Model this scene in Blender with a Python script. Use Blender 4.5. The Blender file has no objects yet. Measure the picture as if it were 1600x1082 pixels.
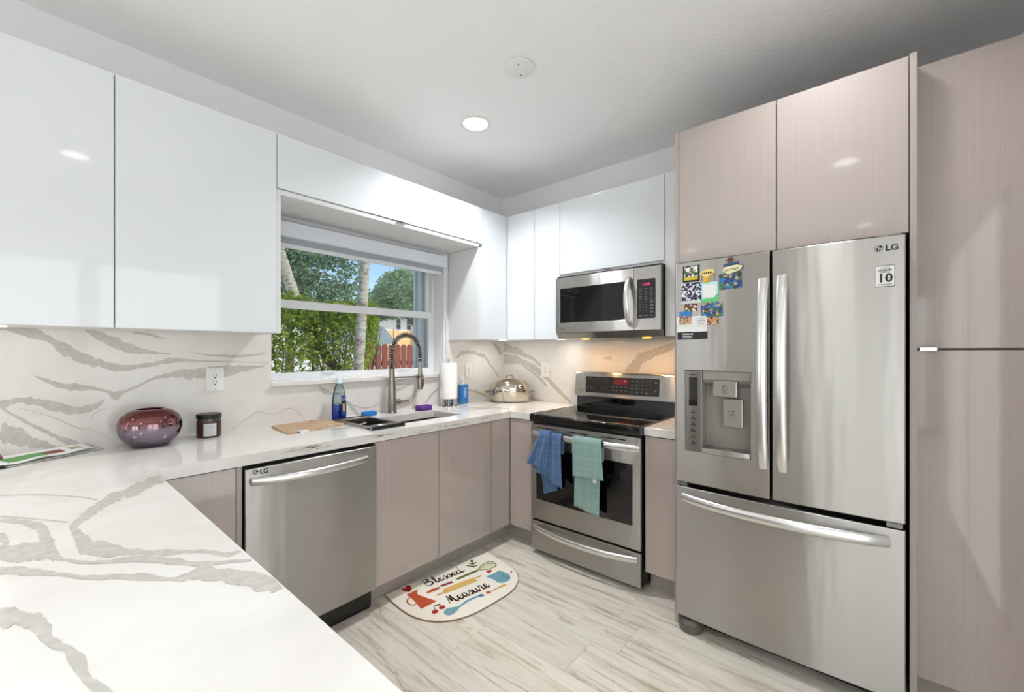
import bpy, bmesh, math, random
from mathutils import Vector, Matrix
random.seed(7)
sc = bpy.context.scene
C = sc.collection
# ---------------------------------------------------------------- camera
cam_d = bpy.data.cameras.new('camera'); cam = bpy.data.objects.new('camera', cam_d); C.objects.link(cam)
cam.location = (-2.873, -2.5743, 1.332)
cam.rotation_euler = (math.radians(90), 0, math.radians(40.6195 - 90))
cam_d.sensor_width = 36; cam_d.lens = 658.3072 * 36 / 1600; cam_d.shift_y = 8.868 / 1600
cam_d.clip_start = 0.02; cam_d.clip_end = 300
sc.camera = cam
# ---------------------------------------------------------------- colour, world, lights
vs = sc.view_settings
vs.view_transform = 'Standard'; vs.look = 'None'; vs.gamma = 1; vs.exposure = 0.08; vs.use_curve_mapping = False
sc.cycles.use_denoising = True
sc.cycles.max_bounces = 12; sc.cycles.diffuse_bounces = 9; sc.cycles.glossy_bounces = 6; sc.cycles.transparent_max_bounces = 12
sc.cycles.sample_clamp_indirect = 20
sc.cycles.caustics_reflective = False; sc.cycles.caustics_refractive = False
w = bpy.data.worlds.new('world'); sc.world = w; w.use_nodes = True
wn = w.node_tree.nodes; bg = wn['Background']
sky = wn.new('ShaderNodeTexSky'); sky.sky_type = 'NISHITA'; sky.sun_disc = False
sky.sun_elevation = math.radians(48); sky.sun_rotation = math.radians(215); sky.air_density = 1.0; sky.dust_density = 1.2; sky.ozone_density = 2.0
w.node_tree.links.new(sky.outputs[0], bg.inputs[0]); bg.inputs[1].default_value = 0.17
def lamp(name, kind, loc, rot, energy, color=(1, 1, 1), **k):
    d = bpy.data.lights.new(name, kind); d.energy = energy; d.color = color
    for a, b in k.items(): setattr(d, a, b)
    o = bpy.data.objects.new(name, d); C.objects.link(o); o.location = loc; o.rotation_euler = rot
    return o
lamp('sun', 'SUN', (3, 2, 10), (math.radians(38), 0, math.radians(35)), 4.6, (1, .95, .86), angle=math.radians(1.5))
# daylight through the living-room sliding door (far left wall) and living-room window; the front pair is added fill
for yc in (-4.06, -2.59):
    lamp('daylight_sliding_door', 'AREA', (-7.9, yc, 1.15), (0, math.radians(-90), 0), 17, (.88, .95, 1), shape='RECTANGLE', size=2.1, size_y=1.25)
lamp('daylight_living_window', 'AREA', (-5.6, -0.03, 1.45), (math.radians(-90), 0, 0), 14, (.88, .95, 1), shape='RECTANGLE', size=1.6, size_y=1.2)
for xc in (-3.0, -2.02):
    lamp('added_front_fill', 'AREA', (xc, -3.045, 1.06), (math.radians(90), 0, 0), 9.5, (.88, .95, 1), shape='RECTANGLE', size=.86, size_y=2.0)
LIGHTS = [(-1.06, -.725), (-2.62, -2.42), (-1.06, -2.42), (-4.72, -2.5), (-4.69, -.68)]
LAMP_W = [15, 1.2, 3.8, 34, 34]
# ---------------------------------------------------------------- helpers
def lin(c):
    return tuple((x / 255 / 12.92 if x / 255 <= .04045 else ((x / 255 + .055) / 1.055) ** 2.4) for x in c) + (1.0,)
def mat(name, col=(200, 200, 200), rough=.5, metal=0.0, **k):
    m = bpy.data.materials.new(name); m.use_nodes = True
    b = m.node_tree.nodes['Principled BSDF']
    b.inputs['Base Color'].default_value = lin(col); b.inputs['Roughness'].default_value = rough; b.inputs['Metallic'].default_value = metal
    for a, v in k.items(): b.inputs[a.replace('_', ' ')].default_value = v
    return m
def nodes(m): return m.node_tree.nodes, m.node_tree.links, m.node_tree.nodes['Principled BSDF']
def tex_coord(m, kind='Object', scale=(1, 1, 1), rot=(0, 0, 0)):
    n, l, b = nodes(m); t = n.new('ShaderNodeTexCoord'); mp = n.new('ShaderNodeMapping'); mp.inputs['Scale'].default_value = scale; mp.inputs['Rotation'].default_value = rot
    l.new(t.outputs[kind], mp.inputs[0]); return mp.outputs[0]
def noise(m, co, scale, detail=4, rough=.55, dist=0):
    n, l, b = nodes(m); t = n.new('ShaderNodeTexNoise'); t.inputs['Scale'].default_value = scale; t.inputs['Detail'].default_value = detail; t.inputs['Roughness'].default_value = rough; t.inputs['Distortion'].default_value = dist
    l.new(co, t.inputs['Vector']); return t.outputs['Fac']
def ramp(m, fac, stops, interp='LINEAR'):
    n, l, b = nodes(m); r = n.new('ShaderNodeValToRGB'); r.color_ramp.interpolation = interp
    e = r.color_ramp.elements
    while len(e) < len(stops): e.new(.5)
    for i, (p, c) in enumerate(stops): e[i].position = p; e[i].color = lin(c) if max(c) > 1 or len(c) == 3 else c
    l.new(fac, r.inputs[0]); return r.outputs[0]
def bump(m, h, strength=.2, dist=.002):
    n, l, b = nodes(m); t = n.new('ShaderNodeBump'); t.inputs['Strength'].default_value = strength; t.inputs['Distance'].default_value = dist
    l.new(h, t.inputs['Height']); l.new(t.outputs[0], b.inputs['Normal'])
def setcol(m, out): n, l, b = nodes(m); l.new(out, b.inputs['Base Color'])
def mixcol(m, fac, a, c, mode='MIX'):
    n, l, b = nodes(m); t = n.new('ShaderNodeMix'); t.data_type = 'RGBA'; t.blend_type = mode
    for s, v in ((0, fac), (6, a), (7, c)):
        if isinstance(v, (tuple, list)): t.inputs[s].default_value = lin(v)
        elif isinstance(v, (int, float)): t.inputs[s].default_value = v
        else: l.new(v, t.inputs[s])
    return t.outputs[2]

def wloc(o):
    v = Vector(o.location)
    while o.parent: o = o.parent; v = v + o.location
    return v
class MB:
    def __init__(s): s.v = []; s.f = []; s.m = []
    def add(s, vs, fs, m=0):
        k = len(s.v); s.v += [tuple(p) for p in vs]
        for f in fs: s.f.append([i + k for i in f]); s.m.append(m)
        return s
    def box(s, x0, x1, y0, y1, z0, z1, m=0):
        x0, x1 = min(x0, x1), max(x0, x1); y0, y1 = min(y0, y1), max(y0, y1); z0, z1 = min(z0, z1), max(z0, z1)
        return s.add([(x0, y0, z0), (x1, y0, z0), (x1, y1, z0), (x0, y1, z0), (x0, y0, z1), (x1, y0, z1), (x1, y1, z1), (x0, y1, z1)],
                     [(3, 2, 1, 0), (4, 5, 6, 7), (0, 1, 5, 4), (1, 2, 6, 5), (2, 3, 7, 6), (3, 0, 4, 7)], m)
    def tube(s, pts, r, n=10, m=0, caps=True, flat=1.0, up=None):
        pts = [Vector(p) for p in pts]; N = len(pts); rs = r if isinstance(r, (list, tuple)) else [r] * N
        vs = []; prev = None
        for i, p in enumerate(pts):
            t = (pts[min(i + 1, N - 1)] - pts[max(i - 1, 0)])
            t = t.normalized() if t.length > 1e-9 else Vector((0, 0, 1))
            if up is not None: a = Vector(up)
            elif prev is None: a = Vector((0, 0, 1)) if abs(t.z) < .9 else Vector((1, 0, 0))
            else: a = prev
            a = (a - t * a.dot(t)); a = a.normalized() if a.length > 1e-6 else t.orthogonal().normalized()
            prev = a; b = t.cross(a)
            for k in range(n):
                th = 2 * math.pi * k / n; vs.append(p + a * (math.cos(th) * rs[i] * flat) + b * (math.sin(th) * rs[i]))
        fs = [(i * n + k, i * n + (k + 1) % n, (i + 1) * n + (k + 1) % n, (i + 1) * n + k) for i in range(N - 1) for k in range(n)]
        if caps: fs += [tuple(reversed(range(n))), tuple((N - 1) * n + k for k in range(n))]
        return s.add(vs, fs, m)
    def cyl(s, p0, p1, r0, r1=None, n=24, m=0): return s.tube([p0, p1], [r0, r0 if r1 is None else r1], n, m)
    def lathe(s, c, prof, n=32, m=0, sx=1, sy=1, rot=0, cap0=True, cap1=True):
        vs = []; ca, sa = math.cos(rot), math.sin(rot)
        for r, z in prof:
            for k in range(n):
                th = 2 * math.pi * k / n; x, y = r * sx * math.cos(th), r * sy * math.sin(th)
                vs.append((c[0] + x * ca - y * sa, c[1] + x * sa + y * ca, c[2] + z))
        N = len(prof)
        fs = [(i * n + k, i * n + (k + 1) % n, (i + 1) * n + (k + 1) % n, (i + 1) * n + k) for i in range(N - 1) for k in range(n)]
        if cap0: fs.append(tuple(reversed(range(n))))
        if cap1: fs.append(tuple((N - 1) * n + k for k in range(n)))
        return s.add(vs, fs, m)
    def prism(s, poly, fn, d0, d1, m=0):
        n = len(poly); vs = [fn(a, b, d0) for a, b in poly] + [fn(a, b, d1) for a, b in poly]
        fs = [tuple(reversed(range(n))), tuple(range(n, 2 * n))] + [(k, (k + 1) % n, n + (k + 1) % n, n + k) for k in range(n)]
        return s.add(vs, fs, m)
    def quad(s, a, b, c, d, m=0): return s.add([a, b, c, d], [(0, 1, 2, 3)], m)
    def cells(s, xs, ys, occ, z0, z1, fn=None, m=0):
        fn = fn or (lambda a, b, c: (a, b, c))
        for i in range(len(xs) - 1):
            for j in range(len(ys) - 1):
                if not occ(i, j): continue
                a, b, c, d = xs[i], xs[i + 1], ys[j], ys[j + 1]
                s.add([fn(a, c, z1), fn(b, c, z1), fn(b, d, z1), fn(a, d, z1)], [(0, 1, 2, 3)], m)
                s.add([fn(a, c, z0), fn(b, c, z0), fn(b, d, z0), fn(a, d, z0)], [(3, 2, 1, 0)], m)
                for di, dj, p, q in ((-1, 0, (a, d), (a, c)), (1, 0, (b, c), (b, d)), (0, -1, (a, c), (b, c)), (0, 1, (b, d), (a, d))):
                    ii, jj = i + di, j + dj
                    if 0 <= ii < len(xs) - 1 and 0 <= jj < len(ys) - 1 and occ(ii, jj): continue
                    s.add([fn(*p, z0), fn(*q, z0), fn(*q, z1), fn(*p, z1)], [(0, 1, 2, 3)], m)
        return s
    def build(s, name, mats, parent=None, bevel=0, seg=2, smooth=False, merge=True, fixn=True, solid=0):
        me = bpy.data.meshes.new(name); o = bpy.data.objects.new(name, me); C.objects.link(o)
        off = Vector((0, 0, 0))
        if parent is not None: o.parent = parent; off = wloc(parent)
        me.from_pydata([Vector(p) - off for p in s.v], [], s.f)
        mats = mats if isinstance(mats, (list, tuple)) else [mats]
        for m in mats: me.materials.append(m)
        for p, mi in zip(me.polygons, s.m): p.material_index = mi
        if merge or fixn:
            bm = bmesh.new(); bm.from_mesh(me)
            if merge: bmesh.ops.remove_doubles(bm, verts=bm.verts, dist=1e-5)
            if fixn: bmesh.ops.recalc_face_normals(bm, faces=bm.faces)
            bm.to_mesh(me); bm.free()
        if smooth:
            me.shade_smooth()
            if smooth is not True: me.set_sharp_from_angle(angle=math.radians(smooth))
        if solid:
            md = o.modifiers.new('solid', 'SOLIDIFY'); md.thickness = solid; md.offset = 0
        if bevel:
            md = o.modifiers.new('bevel', 'BEVEL'); md.width = bevel; md.segments = seg; md.limit_method = 'ANGLE'; md.angle_limit = math.radians(40); md.harden_normals = False
        return o
def box(name, m, parent, *b, bevel=0, seg=2): return MB().box(*b).build(name, m, parent, bevel=bevel, seg=seg, merge=False, fixn=False)
def tag(o, label=None, cat=None, group=None, kind=None):
    if label: o['label'] = label
    if cat: o['category'] = cat
    if group: o['group'] = group
    if kind: o['kind'] = kind
    return o
def thing(name, label, cat, loc, group=None):
    o = bpy.data.objects.new(name, None); C.objects.link(o); o.location = loc; o.empty_display_size = .05
    return tag(o, label, cat, group)
def struct(o, label=None): o['kind'] = 'structure'; (label and o.__setitem__('label', label)); return o
def catmull(pts, sub=6):
    P = [Vector(p) for p in pts]; out = []
    for i in range(len(P) - 1):
        p0, p1, p2, p3 = P[max(i - 1, 0)], P[i], P[i + 1], P[min(i + 2, len(P) - 1)]
        for k in range(sub):
            t = k / sub
            out.append(.5 * ((2 * p1) + (p2 - p0) * t + (2 * p0 - 5 * p1 + 4 * p2 - p3) * t * t + (3 * p1 - p0 - 3 * p2 + p3) * t ** 3))
    out.append(P[-1]); return out
def ribbon(mb, pts, fn, m=0, jit=0, sub=6, clamp=None, rng=None, scale=1.0):
    """flat ribbon in a plane; pts (a, b, width); fn maps (a, b) to a point of the surface"""
    q = catmull([Vector(p) for p in pts], sub) if len(pts) > 2 else [Vector(p) for p in pts]
    vs = []; rng = rng or random
    for i, p in enumerate(q):
        t = q[min(i + 1, len(q) - 1)] - q[max(i - 1, 0)]; n = Vector((-t.y, t.x)); n = n.normalized() if n.length > 1e-9 else Vector((0, 1))
        h = max(p.z, .0006) * .5 * scale
        for sgn in (1, -1):
            hh = h * (1 + jit * rng.uniform(-1, 1)) + (jit * rng.uniform(-.0015, .0015) if jit else 0)
            a, b = p.x + n.x * sgn * hh, p.y + n.y * sgn * hh
            if clamp: a = min(max(a, clamp[0]), clamp[1]); b = min(max(b, clamp[2]), clamp[3])
            vs.append(fn(a, b))
    mb.add(vs, [(2 * i, 2 * i + 1, 2 * i + 3, 2 * i + 2) for i in range(len(q) - 1)], m)
def vein(mb, pts, fn, m, clamp, rng, sub=13):
    q = catmull([Vector(p) for p in pts], sub); N = len(q)
    def nz():
        a = [rng.uniform(-1, 1) for _ in range(N)]; b = [rng.uniform(-1, 1) for _ in range(N // 3 + 3)]; c = [rng.uniform(-1, 1) for _ in range(N // 9 + 3)]
        return [.28 * a[i] + .9 * (b[i // 3] * (1 - i % 3 / 3) + b[i // 3 + 1] * (i % 3 / 3)) + .7 * (c[i // 9] * (1 - i % 9 / 9) + c[i // 9 + 1] * (i % 9 / 9)) for i in range(N)]
    n1, n2 = nz(), nz(); vs = []
    for i, p in enumerate(q):
        for sgn, nn_ in ((1, n1[i]), (-1, n2[i])):
            k = sgn * (1 + .36 * nn_); a, b = p[0] + p[2] * k, p[1] + p[3] * k
            a = min(max(a, clamp[0]), clamp[1]); b = min(max(b, clamp[2]), clamp[3])
            P_ = fn(a, b); vs.append((P_, i))
    mb.add([v for v, i in vs], [(2 * i, 2 * i + 1, 2 * i + 3, 2 * i + 2) for i in range(N - 1)], m)
def text(name, s, size, m, parent, org, xdir, ydir, extrude=.0004, align='LEFT', bold=0.0, xs=1.0):
    cu = bpy.data.curves.new(name, 'FONT'); cu.body = s; cu.size = size; cu.extrude = extrude; cu.align_x = align; cu.offset = bold; cu.resolution_u = 3
    to = bpy.data.objects.new(name, cu); C.objects.link(to)
    me = bpy.data.meshes.new_from_object(to.evaluated_get(bpy.context.evaluated_depsgraph_get()))
    bpy.data.objects.remove(to); bpy.data.curves.remove(cu)
    X = Vector(xdir).normalized() * xs; Y = Vector(ydir).normalized(); Z = X.cross(Y).normalized(); off = wloc(parent) if parent else Vector()
    for v in me.vertices: v.co = Vector(org) + X * v.co.x + Y * v.co.y + Z * v.co.z - off
    me.materials.clear(); me.materials.append(m); me.name = name
    o = bpy.data.objects.new(name, me); C.objects.link(o); o.parent = parent
    return o
def merge_into(dst, srcs, m=None):
    """join several meshes (same parent) into the first one; with a material, the joined faces get it"""
    bm = bmesh.new(); bm.from_mesh(dst.data)
    for s_ in srcs:
        k = len(bm.faces); bm.from_mesh(s_.data); bm.faces.ensure_lookup_table()
        if m:
            for f in bm.faces[k:]: f.material_index = len(dst.data.materials)
        bpy.data.objects.remove(s_)
    bm.to_mesh(dst.data); bm.free()
    if m: dst.data.materials.append(m)
    return dst
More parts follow.
